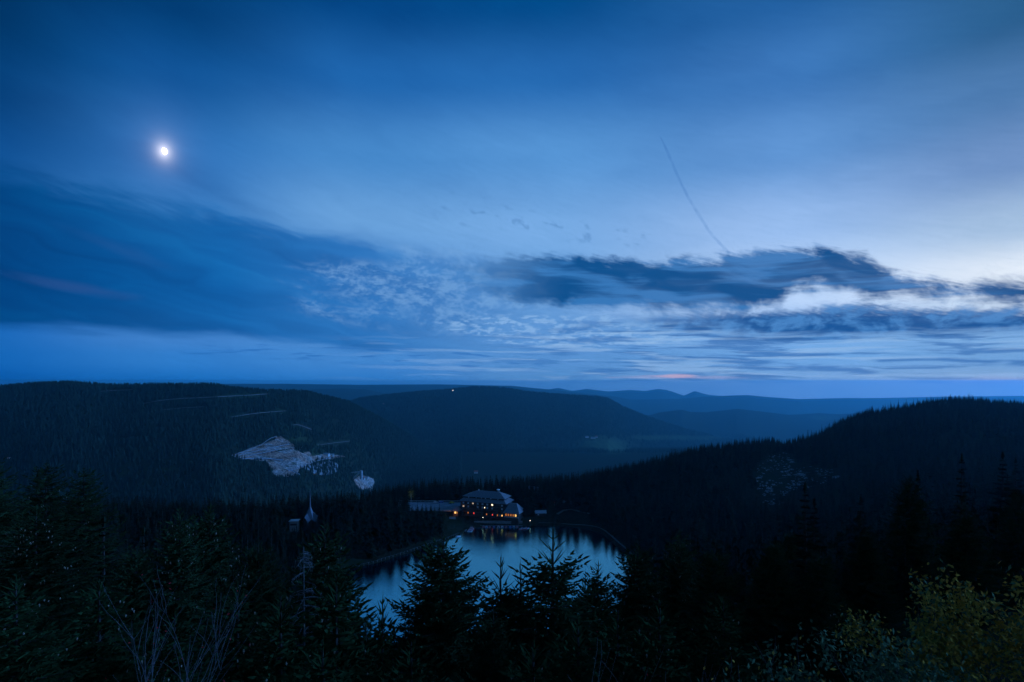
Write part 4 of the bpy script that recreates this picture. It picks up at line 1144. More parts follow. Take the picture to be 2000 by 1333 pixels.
jetty('short plank jetty running out beside the red and white pedal boats', -34.6, -33.2, 414.5, 429, 18, 'y')
jetty('long plank jetty along the terrace wall in front of the hotel', -24, 8, 430.6, 432.2, 34, 'x')
def pedal_boat(x, y, rz, cols, label):
    b = empty('pedal_boat', (x, y, 0.05), rz); tag(b, label, 'pedal boat', 'pedal boats moored at the hotel')
    for sy in (-1, 1):
        hb = MB(); n = 7
        for i in range(n-1):
            def sec(i):
                t = -1+2*i/(n-1); w_ = .30*(1-abs(t)**3*.7); z0 = -.18+.22*abs(t)**3
                return [(t*1.8, sy*.62-w_, z0), (t*1.8, sy*.62+w_, z0), (t*1.8, sy*.62+w_, .32), (t*1.8, sy*.62-w_, .32)]
            a_, b_ = sec(i), sec(i+1)
            hb.hexa(a_, b_)
        hb.build('float', M[cols[0]], b)
    MB().box(-1.2, 1.1, -.62, .62, .325, .42).build('deck', M[cols[1]], b)
    for sx in (-.75, .15):
        st = MB().box(sx-.35, sx+.2, -.6, .6, .425, .62).build('seat', M[cols[1]], b)
        MB().hexa([(sx-.45, -.6, .625), (sx-.33, -.6, .625), (sx-.33, .6, .625), (sx-.45, .6, .625)], [(sx-.62, -.58, 1.05), (sx-.52, -.58, 1.05), (sx-.52, .58, 1.05), (sx-.62, .58, 1.05)]).build('backrest', M[cols[0]], st)
    MB().box(.95, 1.05, -.3, .3, .425, .8).build('pedal_box', M['metal'], b)
    return b
rb = random.Random(4)
RW, WR, BW, WB = ('boat_red', 'boat_white'), ('boat_white', 'boat_red'), ('boat_blue', 'boat_white'), ('boat_white', 'boat_blue')
ordn = ['nearest', 'second', 'third', 'fourth', 'fifth', 'sixth']
for i, c_ in enumerate((WB, WR, RW, WR, RW, WR)):
    pedal_boat(-30.9+.25*i, 416.0+2.3*i, 0.05, c_, '%s pedal boat%s from the open water, moored at the short jetty' % ({WB: 'white and blue', WR: 'white and red', RW: 'red and white'}[c_], ', ' + ordn[i]))
for i, (x, c_) in enumerate(((-21.5, RW), (-19.3, WB), (-16.8, RW), (-13.6, BW), (-10.2, WR), (-7.4, WB), (-4.6, RW), (-1.2, BW), (1.4, WB), (3.8, RW))):
    pedal_boat(x, 428.4 + rb.uniform(-.3, .3), math.pi/2 + rb.uniform(-.12, .12), c_, '%s pedal boat moored at the long jetty, %s from its %s end' % ({WB: 'white', WR: 'white and red', RW: 'red', BW: 'blue'}[c_], ['first', 'second', 'third', 'fourth', 'fifth'][min(i, 9-i)], 'left' if i < 5 else 'right'))
for i, (x, y, c_) in enumerate(((6.5, 421.5, RW), (9.2, 422.6, RW), (8.3, 424.4, WB), (11.2, 424.9, WR))):
    pedal_boat(x, y, 0.15*i, c_, ['red pedal boat lying loose off the terrace, nearest the open water', 'red pedal boat lying loose off the terrace, second from the open water', 'white and blue pedal boat in the loose cluster off the terrace', 'white and red pedal boat in the loose cluster off the terrace'][i])
pedal_boat(-38.2, 402.5, 0.7, ('boat_white', 'boat_white'), 'plain white pedal boat drawn up at the left bank below the hotel')
def lamp_post(x, y, z, h, mat, label, r=0.16):
    l_ = empty('terrace_lamp', (x, y, z)); tag(l_, label, 'lamp', 'lamps in front of the hotel')
    MB().tube([(0, 0, 0), (0, 0, h)], [.06, .05], 6).build('post', M['metal'], l_)
    gb = MB(); n = 8
    gb.tube([(0, 0, h + r*(1+math.sin(t))) for t in np.linspace(-1.5, 1.5, 6)], [r*math.cos(t)+.005 for t in np.linspace(-1.5, 1.5, 6)], n)
    gb.build('globe', M[mat], l_, True)
lamp_post(-22.4, 437.5, 2.4, 2.6, 'bulb', 'white terrace lamp glowing below the middle of the hotel', .2)
lamp_post(0.2, 437.4, 2.4, 1.8, 'bulb', 'warm lamp under the restaurant wing, first from the main hotel block', .22)
lamp_post(3.4, 437.2, 2.4, 1.6, 'bulb', 'warm lamp under the restaurant wing, second from the main hotel block', .26)
lamp_post(5.7, 437.0, 2.4, 1.4, 'bulb', 'warm lamp under the restaurant wing, third from the main hotel block', .26)
lamp_post(13.8, 434.6, 0.7, 2.6, 'bulb', 'lone warm lamp on the shore right of the hotel', .22)
lamp_post(34.5, 462.5, g1(34.5, 462.5), 2.4, 'lit_red', 'small red lamp beside the path behind the far shore', .14)
# railing on the left bank
rail = empty('bank_railing'); tag(rail, 'pale post-and-rail fence along the left lake shore', 'fence')
rp = shore(19, 24, 1.7); cum = np.concatenate([[0], np.cumsum(np.linalg.norm(np.diff(rp, axis=0), axis=1))])
tk = np.arange(0, cum[-1], 3.0); rx_, ry_ = np.interp(tk, cum, rp[:, 0]), np.interp(tk, cum, rp[:, 1]); rz_ = ground(rx_, ry_)
for x, y, z in zip(rx_, ry_, rz_): MB().box(x-.09, x+.09, y-.09, y+.09, z-.3, z+1.05).build('post', M['stone'], rail)
MB().tube([(x, y, z+1.0) for x, y, z in zip(rx_, ry_, rz_)], [.045]*len(rx_), 4).build('rail', M['planks'], rail)

# ------------------------------------------------------------------ chapel and its hall
chap = empty('chapel', (-142, 400, 6.4), 0.35); tag(chap, 'small chapel with flared metal roof and needle-thin spire among the spruces', 'chapel')
n8 = [(math.cos(k*math.pi/4+.39), math.sin(k*math.pi/4+.39)) for k in range(8)]
def ring8(mb, prof):
    for (r0, z0), (r1, z1) in zip(prof[:-1], prof[1:]):
        for k in range(8):
            a_, b_ = n8[k], n8[(k+1) % 8]
            mb.poly([(a_[0]*r0, a_[1]*r0, z0), (b_[0]*r0, b_[1]*r0, z0), (b_[0]*r1, b_[1]*r1, z1), (a_[0]*r1, a_[1]*r1, z1)])
    return mb
ring8(MB(), [(3.6, -1), (3.6, 8.6), (0.1, 8.7)]).build('wall', M['wall_dark'], chap)
cr_ = ring8(MB(), [(4.2, 7.6), (2.5, 11.0), (1.2, 13.6), (0.7, 15.2)]).build('roof', M['copper'], chap)
ring8(MB(), [(0.7, 15.2), (0.48, 18.5), (0.32, 23.0), (0.16, 27.0), (0.03, 28.6)]).build('spire', M['copper'], cr_)
for a_ in (-2.2, -0.6, 1.0):     # gabled wings
    ca, sa = math.cos(a_), math.sin(a_); w_ = MB()
    rot = lambda x, y, z: (x*ca - y*sa, x*sa + y*ca, z)
    rid, e1, e2 = [rot(2.0, 0, 11.4), rot(6.4, 0, 9.6)], [rot(2.4, 2.6, 7.2), rot(5.8, 2.4, 5.4)], [rot(2.4, -2.6, 7.2), rot(5.8, -2.4, 5.4)]
    w_.poly([e1[0], e1[1], rid[1], rid[0]]); w_.poly([rid[0], rid[1], e2[1], e2[0]])
    w_.build('wing_roof', M['copper'], cr_)
    MB().hexa([rot(2, -2, -1), rot(5.4, -1.9, -1), rot(5.4, 1.9, -1), rot(2, 2, -1)], [rot(2, -1.0, 7.6), rot(5.4, -.9, 7.2), rot(5.4, .9, 7.2), rot(2, 1.0, 7.6)]).build('wing_wall', M['wall_dark'], chap)
hall = empty('chapel_hall', (-150.2, 391, 6.2), 0.1); tag(hall, 'pale flat-roofed hall half hidden by spruces left of the chapel', 'hall')
MB().box(-2.6, 2.6, 0, 5, -1.5, 7.2).build('wall', M['stone'], hall)
MB().box(-3.1, 3.1, -.6, 5.6, 7.25, 7.75).build('roof', M['metal'], hall)
window(hall, 0, 5.2, 4.2, 0.9, 'glass_dark', bars=True)

# ------------------------------------------------------------------ small buildings right of the hotel
def gable_house(name, loc, rz, w, d, h, rise, wall, roof, label, cat, wins=(), group=None):
    o = empty(name, loc, rz); tag(o, label, cat, group)
    MB().box(-w/2, w/2, -d/2, d/2, -1.0, h).build('wall', M[wall], o)
    mb = MB(); ov = 0.5 + 0.03*w
    mb.hexa([(-w/2-ov, -d/2-ov, h-.05), (w/2+ov, -d/2-ov, h-.05), (w/2+ov, d/2+ov, h-.05), (-w/2-ov, d/2+ov, h-.05)], [(-w/2-ov, -.1, h+rise), (w/2+ov, -.1, h+rise), (w/2+ov, .1, h+rise), (-w/2-ov, .1, h+rise)])
    mb.build('roof', M[roof], o)
    for (x, z, ww, hh_, m_) in wins: window(o, x, z, ww, hh_, m_, y=-d/2, bars=False)
    return o
gable_house('timber_house', (19, 500, g1(19, 500)), -0.5, 8, 9, 5.0, 5.0, 'wall_dark', 'roof', 'dark gabled house among the spruces behind the hotel', 'house', ((-2, 3.2, 1, 1.2, 'curtain'), (1.5, 3.2, 1, 1.2, 'glass_dark')))
gable_house('kiosk', (22.5, 447, 4.4), 0.05, 7.5, 4, 2.3, 1.9, 'wall_dark', 'metal', 'low kiosk with pale sloping roof right of the hotel', 'kiosk', ((-2, 1.2, 1, .9, 'curtain'),))
shed = empty('visitor_shed', (44.5, 470, 9.0), 0.05); tag(shed, 'pale low shed with window band on the slope right of the hotel', 'shed')
MB().box(-4.2, 4.2, -1.5, 1.5, -.5, 2.7).build('wall', M['plaster'], shed)
MB().box(-4.5, 4.5, -1.9, 1.9, 2.72, 2.95).build('roof', M['wall_dark'], shed)
for x in (-2.9, -1.0, .9, 2.8): window(shed, x, 1.5, 1.4, 1.1, 'curtain', y=-1.5, bars=False)
MB().box(-4.0, 4.0, -2.9, -1.52, -.3, .0).build('step', M['asphalt'], shed)

# ------------------------------------------------------------------ cars on the parking
def car(x, y, rz, mat, label):
    c = empty('parked_car', (x, y, 8.06), rz); tag(c, label, 'car', 'cars on the parking area')
    b = MB()
    frustum(frustum(b, (-2.1, 2.1, -.85, .85, .3), (-2.1, 2.05, -.85, .85, .85)), (-1.5, 1.1, -.80, .80, .85), (-1.05, .5, -.66, .66, 1.45))
    b.build('body', M[mat], c)
    MB().box(-.95, .42, -.72, .72, 1.0, 1.30).build('side_window', M['glass_dark'], c)
    for sx in (-1.3, 1.3):
        for sy in (-.86, .86): MB().tube([(sx, sy-.1, .32), (sx, sy+.1, .32)], [.32, .32], 10).build('wheel', M['tyre'], c)
car(-64, 476, 0.1, 'car_silver', 'silver car at the back edge of the parking, nearer the birch')
car(-59.5, 477, 0.2, 'car_blue', 'blue car at the back edge of the parking')
car(-50.2, 475, 0.15, 'car_yellow', 'yellow car on the parking near the hotel')
gr = empty('guard_rail'); tag(gr, 'pale guard rail along the back of the parking area', 'guard rail')
MB().box(-96, -40, 482.0, 482.12, 8.5, 8.95).build('rail', M['metal'], gr)
for x in np.arange(-95, -40, 3.5): MB().box(x-.06, x+.06, 482.13, 482.25, 7.0, 8.95).build('post', M['metal'], gr)

# ------------------------------------------------------------------ quarry across the valley
def patch(name, poly, stepx, mat, parent, bench=17.0, depth=15.0, rough=24.0, seed=1.0):
    """rock surface over an outline seen in the photo, lying on the hillside and stepped into benches"""
    xs_ = np.arange(min(p[0] for p in poly)-stepx, max(p[0] for p in poly)+stepx*2, stepx); ys_ = np.arange(min(p[1] for p in poly)-stepx, max(p[1] for p in poly)+stepx*2, stepx*0.8)
    XX, YY = np.meshgrid(xs_, ys_, indexing='ij')
    D = hit(XX.ravel(), YY.ravel(), 900.0)
    X, Y = (XX.ravel()-1000)/F*D, D; Z = CZ + (HY-YY.ravel())/F*D
    nz = fbm(X/60+seed, Z/40, 4)
    saw = ((Z + 9*nz)/bench) % 1.0
    ins = inpoly(XX.ravel() + 10*fbm(X/30, Z/30+7, 4), YY.ravel() + 6*fbm(X/28+3, Z/28, 4), poly)
    edge = np.where(ins, 1.0, 0.0)
    Yn = Y - edge*(4 + depth*(1-saw) + rough*nz) + 14*(1-edge)
    V = np.stack([X*Yn/Y, Yn, Z], -1)
    nx_, ny_ = XX.shape; I_ = np.arange(nx_*ny_).reshape(nx_, ny_)
    q = np.stack([I_[:-1, :-1], I_[:-1, 1:], I_[1:, 1:], I_[1:, :-1]], -1).reshape(-1, 4)
    ok = ins[q].sum(1) >= 2
    return link(name, mesh_from(name, V, [q[ok]], [M[mat]]), parent)
def face_ribbon(name, pts, up, mat, parent, push=9.0):
    """a bench road or track: a strip with its cut bank, laid on the hillside"""
    p = catmull(np.array(pts, float), 6, False)
    D = hit(p[:, 0], p[:, 1], 900.0) - push
    A = np.stack([(p[:, 0]-1000)/F*D, D, CZ + (HY-p[:, 1])/F*D], -1)
    mb = MB()
    for i in range(len(A)-1):
        a_, b_ = A[i], A[i+1]
        for (dy0, dz0), (dy1, dz1) in (((-2.5, -.6), (2.5, -.2)), ((2.5, -.2), (3.4, up))):
            mb.poly([(a_[0], a_[1]+dy0, a_[2]+dz0), (b_[0], b_[1]+dy0, b_[2]+dz0), (b_[0], b_[1]+dy1, b_[2]+dz1), (a_[0], a_[1]+dy1, a_[2]+dz1)])
    return mb.build(name, M[mat], parent)
quarry = empty('quarry'); tag(quarry, 'pale terraced stone quarry cut into the dark hillside across the valley', 'quarry')
patch('rock_face', QUARRY, 1.7, 'quarry', quarry)
patch('spoil_slope', [(592,915),(606,908),(622,902),(645,899),(656,906),(664,916),(655,927),(627,931),(612,926)], 2.0, 'boulder', quarry, 24, 3, 8, 4.0)
for pts in ([(452,891),(478,882),(508,870),(526,858),(540,853)], [(456,893),(490,884),(520,878),(545,872),(565,868)], [(464,896),(490,890),(520,884),(545,878)], [(470,897),(500,896),(530,897),(552,899)], [(562,921),(580,915),(600,908),(618,901),(636,897),(650,893)], [(560,917),(575,922),(586,928)], [(585,880),(590,873)]):
    face_ribbon('quarry_road', pts, 1.5, 'asphalt', quarry, 16.0)
tag(patch('gravel_pile', QPILE, 1.5, 'quarry', None, 14, 8, 16, 9.0), 'pale gravel heap below the quarry silo', 'gravel heap')
D0 = float(hit(700, 936, 900)[0]) - 60; mpp = D0/F
plant = empty('quarry_plant', P(704, 932, D0)); tag(plant, 'quarry plant with round silo tower and slanting conveyor bridges', 'conveyor plant')
pr = lambda x, y, dd=0.0: tuple((P(x, y, D0+dd) - P(704, 932, D0)))
MB().tube([pr(705.5, 936), pr(705.5, 924), pr(705.5, 919.6)], [6.0, 6.0, 5.2], 10).build('silo', M['metal'], plant)
MB().tube([pr(664, 924.6, 30), pr(685, 923.6, 15), pr(704, 922)], [2.0, 2.0, 2.0], 4).build('conveyor', M['white_paint'], plant)
MB().tube([pr(689, 936), pr(704, 921.6)], [2.2, 2.2], 4).build('conveyor', M['white_paint'], plant)
MB().tube([pr(666, 926.5, 30), pr(684, 928.5, 12), pr(697, 932)], [1.3, 1.3, 1.3], 4).build('conveyor', M['metal'], plant)
for x, y in ((672, 924.4), (682, 923.8), (692, 923.2)): MB().tube([pr(x, y, 20), pr(x, y+7, 20)], [.35, .35], 4).build('support', M['metal'], plant)
def hut(x, y, w, d, h, rise, wall, roof, label, cat, wins=(), dmin=900.0, rz=0.0, name='farm_house', group=None):
    p = on_ground(x, y, dmin)
    return gable_house(name, (p[0], p[1]-16, p[2]+1), rz, w, d, h, rise, wall, roof, label, cat, wins, group)
hut(640, 891, 20, 12, 9, 4, 'white_paint', 'metal', 'white quarry shed at the upper end of the haul road', 'shed', ((-3, 4, 3, 2, 'glass_dark'),), name='quarry_shed')
hut(651, 891, 14, 10, 7, 3, 'white_paint', 'metal', 'smaller white quarry shed standing right of the first one', 'shed', (), name='quarry_shed', rz=.2)
hut(711, 936, 12, 9, 6, 3, 'plaster', 'redroof', 'red-roofed hut beside the quarry silo', 'hut', (), name='quarry_hut')
hut(718, 935, 12, 9, 7, 4, 'white_paint', 'metal', 'white hut on the gravel heap beside the quarry silo', 'hut', (), name='quarry_hut')
p = on_ground(617, 928, 900); ex_ = empty('excavator', (p[0], p[1]-14, p[2]+2)); tag(ex_, 'tiny orange excavator at the foot of the quarry', 'excavator')
MB().box(-3, 3, -1.5, 1.5, 1.0, 3.6).build('body', M['orange'], ex_)
MB().box(-3.2, 3.2, -1.8, -.8, -.6, .95).box(-3.2, 3.2, .8, 1.8, -.6, .95).build('tracks', M['tyre'], ex_)
MB().tube([(2.5, 0, 3.0), (6, 0, 5.5), (8.5, 0, 2.0)], [.5, .5, .4], 4).build('arm', M['orange'], ex_)
# farms and huts on the far hills
fw = ((0, 3, 2, 1.6, 'glass_dark'),)
hut(1146, 855, 24, 14, 7, 7, 'plaster', 'roof', 'pale farmhouse on the meadow of the middle hill, left of three', 'farmhouse', fw, rz=.3)
hut(1158, 857, 36, 16, 8, 8, 'plaster', 'roof', 'long pale farmhouse on the meadow of the middle hill, middle of three', 'farmhouse', fw)
hut(1164, 855, 18, 14, 8, 7, 'plaster', 'redroof', 'reddish farmhouse on the meadow of the middle hill, right of three', 'farmhouse', fw, rz=-.3)
hut(930, 924, 18, 12, 7, 7, 'plaster', 'redroof', 'red-roofed house deep in the valley behind the hotel', 'house', fw)
hut(750, 790, 14, 10, 5, 4, 'plaster', 'redroof', 'lone reddish hut on the saddle left of the middle hill', 'hut', fw)
def hill_light(x, y, size, mat, label):
    p = on_ground(x, y, 900); o = empty('hilltop_house', (p[0], p[1]-12, p[2]+2)); tag(o, label, 'house', None)
    MB().box(-size, size, -4, 4, -2, size*1.1).build('wall', M['white_paint'], o)
    MB().box(-size*1.1, size*1.1, -5, 5, size*1.1+.1, size*1.3).build('roof', M['roof'], o)
    MB().box(-size*.8, size*.8, -4.2, -4.05, size*.15, size*.95).build('lit_window', M[mat], o)
hill_light(885, 764, 7.0, 'lit_white', 'brightly lit small house on the crest of the middle hill')
hill_light(25, 895, 1.4, 'lit_dim', 'faintly lit hut on the lower left hillside')
# forest tracks on the left hill
for i, tr in enumerate(TRACKS[:6]):
    o = face_ribbon('forest_track', tr, [2.2, 1.8, 1.6, 1.2, 1.4, 1.2][i], 'track', None, 12.0)
    tag(o, 'pale forest track cut across the dark hillside', None, None, 'structure')

# ------------------------------------------------------------------ stony patch on the right slope
rs = np.random.RandomState(21)
sx_, sy_ = rs.uniform(1470, 1645, 1500), rs.uniform(882, 992, 1500)
ok = inpoly(sx_, sy_, SCREE) & (fbm(sx_/16, sy_/9, 3) > -0.06); sx_, sy_ = sx_[ok], sy_[ok]
DD = hit(sx_, sy_, 150.0)
V, T3, n0 = [], [], 0
ico = np.array([(0,0,1),(.89,0,.45),(.28,.85,.45),(-.72,.53,.45),(-.72,-.53,.45),(.28,-.85,.45),(.72,.53,-.45),(-.28,.85,-.45),(-.89,0,-.45),(-.28,-.85,-.45),(.72,-.53,-.45),(0,0,-1)], float)
icf = np.array([(0,1,2),(0,2,3),(0,3,4),(0,4,5),(0,5,1),(1,6,2),(2,7,3),(3,8,4),(4,9,5),(5,10,1),(6,7,2),(7,8,3),(8,9,4),(9,10,5),(10,6,1),(11,7,6),(11,8,7),(11,9,8),(11,10,9),(11,6,10)])
SZ = ground((sx_-1000)/F*DD, DD)
for x, y, D, gz_ in zip(sx_, sy_, DD, SZ):
    sz = min(1.7, 0.25 + rs.exponential(.32)); X = (x-1000)/F*D
    V.append(ico*rs.uniform(.7, 1.25, (12, 1))*np.array([sz*rs.uniform(.8, 1.8), sz, sz*.6]) + [X, D, gz_ + sz*.25]); T3.append(icf+n0); n0 += 12
tag(link('scree', mesh_from('scree', np.vstack(V), [np.vstack(T3)], [M['boulder']])), 'scatter of pale boulders on the clearing of the right slope', None, None, 'stuff')
for i, (x, y, ln, a_) in enumerate(((1530, 935, 9, .3), (1575, 925, 8, -.2), (1610, 930, 10, .1), (1505, 918, 7, .5), (1525, 985, 9, .9), (1548, 905, 7, -.5))):
    p = on_ground(x, y, 150); d_ = np.array([math.cos(a_), math.sin(a_)*.5, .12])*ln/2
    o = empty('fallen_log', p); tag(o, 'bleached fallen trunk on the stony clearing, %s from its top' % ['fourth', 'second', 'third', 'fifth', 'lowest', 'first'][i], 'log', 'fallen trunks on the clearing')
    MB().tube([-d_ + (0, 0, .5), (0, 0, .55), d_ + (0, 0, .6)], [.24, .2, .1], 6).build('trunk', M['dead_wood'], o)
    for k in range(4):
        q = d_*rs.uniform(-.5, .8) + (0, 0, .55); MB().tube([q, q + rs.uniform(-1, 1, 3)*[1, 1, .6] + [0, 0, .7]], [.07, .02], 4).build('branch', M['dead_wood'], o)

# ------------------------------------------------------------------ foreground spruces, each placed by its tip
HEROES = [
 ('broad',   870, 1030, 33, 'broad dense spruce in front of the lake, its tip below the hotel corner', .3, 1.0),
 ('slender', 985, 1076, 36, 'slender spruce with forked candelabra tip in the middle of the lake', 1.1, .95),
 ('slender', 1022, 1086, 40, 'small dark spruce pressed against the tall spire spruce on its left', 2.0, .75),
 ('spire',   1075, 1016, 35, 'tall open spruce whose long leader rises over the right end of the hotel', .8, 1.12),
 ('young',   1136, 1110, 38, 'thin young spruce with bare leader right of the tall spire spruce', .2, .8),
 ('coned',   1172, 1092, 44, 'narrow dark spruce at the right end of the visible water', 2.2, .95),
 ('coned',   1240, 1050, 50, 'dark spruce standing where the right shore meets the slope', .6, 1.15),
 ('young',   741, 1152, 30, 'thin young spruce before the left arm of the lake, taller of two', .9, .62),
 ('young',   717, 1190, 28, 'thin young spruce before the left arm of the lake, shorter of two', 2.9, .5),
 ('coned',   625, 1012, 37, 'tall spruce hung with cones directly below the chapel spire', .4, 1.1),
 ('young',   648, 1108, 26, 'green spruce with cones at the left edge of the lake', 1.7, 1.05),
 ('coned',   345, 984, 42, 'spruce with cones, left one of the twin tips below the quarry', .2, 1.0),
 ('coned',   414, 978, 46, 'spruce with cones, right one of the twin tips below the quarry', 2.6, 1.1),
 ('broad',   503, 1046, 56, 'rounded dark spruce between the twin coned spruces and the chapel', 1.2, .85),
 ('coned',   78, 984, 27, 'heavy spruce thick with cones near the left edge', 3.3, 1.25),
 ('old',     -8, 884, 44, 'tall ragged spruce cut by the left edge of the picture', .5, 1.0),
 ('old',     92, 898, 62, 'tall spruce with layered crown on the left skyline, nearer the edge', 1.5, 1.15),
 ('old',     160, 908, 66, 'tall spruce with layered crown on the left skyline, farther from the edge', 2.7, 1.1),
 ('young',   190, 1118, 20, 'bright green spruce with scattered cones at lower left', .1, 1.3),
 ('broad',   262, 1060, 40, 'dark spruce between the coned spruce and the twin tips', 2.1, .9),
 ('young',   20, 1120, 17, 'shaded spruce in the lower left corner', 1.2, 1.3),
 ('young',   455, 1130, 25, 'dark young spruce right of the bare rowan', .7, 1.0),
 ('young',   545, 1150, 22, 'young spruce left of the grey dead tree', 2.4, 1.1),
 ('coned',   1326, 1030, 52, 'spruce with pale coned tip below the stony clearing', .9, 1.0),
 ('spire',   1396, 1040, 46, 'spruce with upswept candelabra tip right of the coned tip', .3, 1.0),
 ('broad',   1508, 1050, 46, 'green-tipped spruce below the left side of the stony clearing', 1.3, .9),
 ('broad',   1538, 1034, 74, 'bluish spruce standing behind the green-tipped one', 2.3, .9),
 ('slender', 1602, 1062, 44, 'sparse spruce below the right side of the stony clearing', 2.9, 1.1),
 ('old',     1778, 925, 64, 'largest dark spruce on the right slope', .4, 1.2),
 ('broad',   1690, 1035, 46, 'dark spruce left of the largest one on the right slope', 1.9, .9),
 ('spire',   1886, 985, 48, 'open spruce between the largest one and the right edge', 2.5, 1.15),
 ('old',     1985, 960, 52, 'ragged spruce cut by the right edge of the picture', .8, 1.1),
 ('young',   1118, 1192, 24, 'young spruce in the bottom middle below the tall spire spruce', .6, 1.15),
 ('young',   1205, 1178, 26, 'young spruce below the narrow dark spruce by the water', 1.9, 1.1),
 ('young',   1295, 1165, 24, 'green spruce in the dark between lake and candelabra tip', 2.8, 1.2),
 ('young',   1405, 1150, 22, 'green spruce directly below the candelabra tip', .2, 1.25),
 ('broad',   960, 1180, 27, 'dense young spruce filling the gap right of the broad spruce', 1.1, .7),
 ('young',   800, 1240, 22, 'low spruce at the foot of the broad spruce', 2.2, 1.1),
 ('young',   1650, 1160, 20, 'young spruce rising behind the yellow-green bush', 1.4, 1.0),
 ('young',   340, 1190, 19, 'dark spruce behind the bare rowan', 2.7, 1.2),
 ('young',   1030, 1240, 20, 'low dark spruce at the bottom between the tall ones', .9, 1.2),
 ('young',   620, 1240, 17, 'low spruce at the bottom below the green coned one', 1.6, 1.2),
]
for kind, x, y, Y, lab, rz, sq in HEROES:
    plant_tree(kind, x, y, Y, lab, 'spruces below the lookout', rz, sq)

# ------------------------------------------------------------------ bare and leafy shrubs
M['leaf_yellow'] = diffuse_mat('yellow_autumn_leaves', (0.56, 0.26, 0.045), (0.34, 0.20, 0.04), 9.0, 0.1)
M['leaf_green'] = diffuse_mat('green_leaves', (0.07, 0.11, 0.055), (0.12, 0.16, 0.08), 9.0, 0.1)
M['leaf_red'] = diffuse_mat('red_rowan_leaves', (0.35, 0.02, 0.03), (0.25, 0.02, 0.02), 9.0, 0.1)
M['twig'] = diffuse_mat('grey_twigs', (0.10, 0.09, 0.09), (0.065, 0.06, 0.06), 6.0, 0.1)
M['twig_dark'] = diffuse_mat('dark_twigs', (0.10, 0.09, 0.08), (0.14, 0.12, 0.11), 6.0, 0.1)
def branching(r, base, height, spread, n_main, depth=3, up=0.9):
    """list of (points, radii) and list of twig points"""
    tubes, tips = [], []
    def grow(p, d, ln, rad, lev):
        n = 5; pts = [p]
        for i in range(n):
            d = d + r.uniform(-.16, .16, 3) + np.array([0, 0, .05*up]); d /= np.linalg.norm(d)
            pts.append(pts[-1] + d*ln/n)
        tubes.append((pts, list(np.linspace(rad, rad*.45, n+1))))
        if lev >= depth: tips.extend(pts[2:]); return
        if lev >= depth-1: tips.extend(pts[3:])
        for k in range(r.randint(3, 6)):
            i = r.randint(2, n+1); s_ = r.uniform(-1, 1, 3); s_[2] = abs(s_[2])*.5
            dd = d + 0.9*s_; grow(pts[i], dd/np.linalg.norm(dd), ln*r.uniform(.45, .7), rad*.5, lev+1)
    for k in range(n_main):
        a_ = r.uniform(0, 6.28); dd = np.array([math.cos(a_)*spread, math.sin(a_)*spread, 1.0]); dd /= np.linalg.norm(dd)
        grow(np.array(base, float) + r.uniform(-.15, .15, 3)*[1, 1, 0], dd, height*r.uniform(.45, .62), 0.008*height**.5, 1)
    return tubes, np.array(tips)
def leaf_cloud(r, at_, n, size, spread):
    p = at_[r.randint(0, len(at_), n)] + r.normal(0, spread, (n, 3))
    dv = r.normal(0, 1, (n, 3)); dv[:, 2] -= .5; up = r.normal(0, 1, (n, 3)) + [0, 0, 1]
    return blades(p, dv, size*r.uniform(.6, 1.3, n), size*.22*r.uniform(.8, 1.3, n), up)
def shrub(name, x, ytop, Y, width, height, label, cat, seed, leaves=(), twig='twig_dark', n_main=7, depth=3, group=None):
    """a shrub whose highest twigs reach photo row ytop at column x"""
    r = np.random.RandomState(seed); X = (x-1000)/F*Y; ztop = CZ + (HY-ytop)/F*Y; gz_ = g1(X, Y)
    h_ = max(height, ztop - gz_)
    tubes, tips = branching(r, (0, 0, 0), h_, width/h_*.9, n_main, depth)
    zmax = max(p[2] for pts, _ in tubes for p in pts); k_ = h_/zmax
    o = empty(name, (X, Y, ztop-h_)); tag(o, label, cat, group)
    mb = MB()
    for pts, rd_ in tubes: mb.tube([p*[1, 1, k_] for p in pts], rd_, 4, False)
    mb.build('branches', M[twig], o); tips = tips*[1, 1, k_]
    for nm, mat, n, size, sprd, zlo, zhi in leaves:
        sel = tips[(tips[:, 2] >= zlo*h_) & (tips[:, 2] <= zhi*h_)]
        if len(sel) < 3: sel = tips
        V_, T_ = leaf_cloud(r, sel, n, size, sprd)
        lf = link(nm, mesh_from(nm, V_, [T_], [M[mat]]), o); lf['kind'] = 'stuff'
    return o
shrub('rowan_bush', 1815, 1140, 13, 1.5, 3.2, 'leafy bush with ochre top leaves rising highest at lower right', 'bush', 3, (('yellow_leaves', 'leaf_yellow', 2000, .12, .12, .55, 1.1), ('green_leaves', 'leaf_green', 1300, .12, .13, 0, .75)))
shrub('rowan_bush', 1965, 1128, 12, 1.5, 3.4, 'dense yellow-green bush cut by the right edge', 'bush', 8, (('yellow_leaves', 'leaf_yellow', 3000, .13, .13, .3, 1.1), ('green_leaves', 'leaf_green', 900, .12, .14, 0, 1.1)))
shrub('rowan_bush', 1565, 1215, 11, 1.4, 2.6, 'low blue-green bush with a few orange leaves left of the ochre one', 'bush', 15, (('green_leaves', 'leaf_green', 2800, .12, .14, 0, 1.1), ('yellow_leaves', 'leaf_yellow', 220, .11, .14, .2, 1.1)), n_main=9)
shrub('rowan_bush', 1735, 1255, 10, 1.2, 2.4, 'low green bush between the ochre bush and the blue-green one', 'bush', 29, (('green_leaves', 'leaf_green', 2200, .12, .14, 0, 1.1), ('yellow_leaves', 'leaf_yellow', 160, .11, .14, .2, 1.1)), n_main=8)
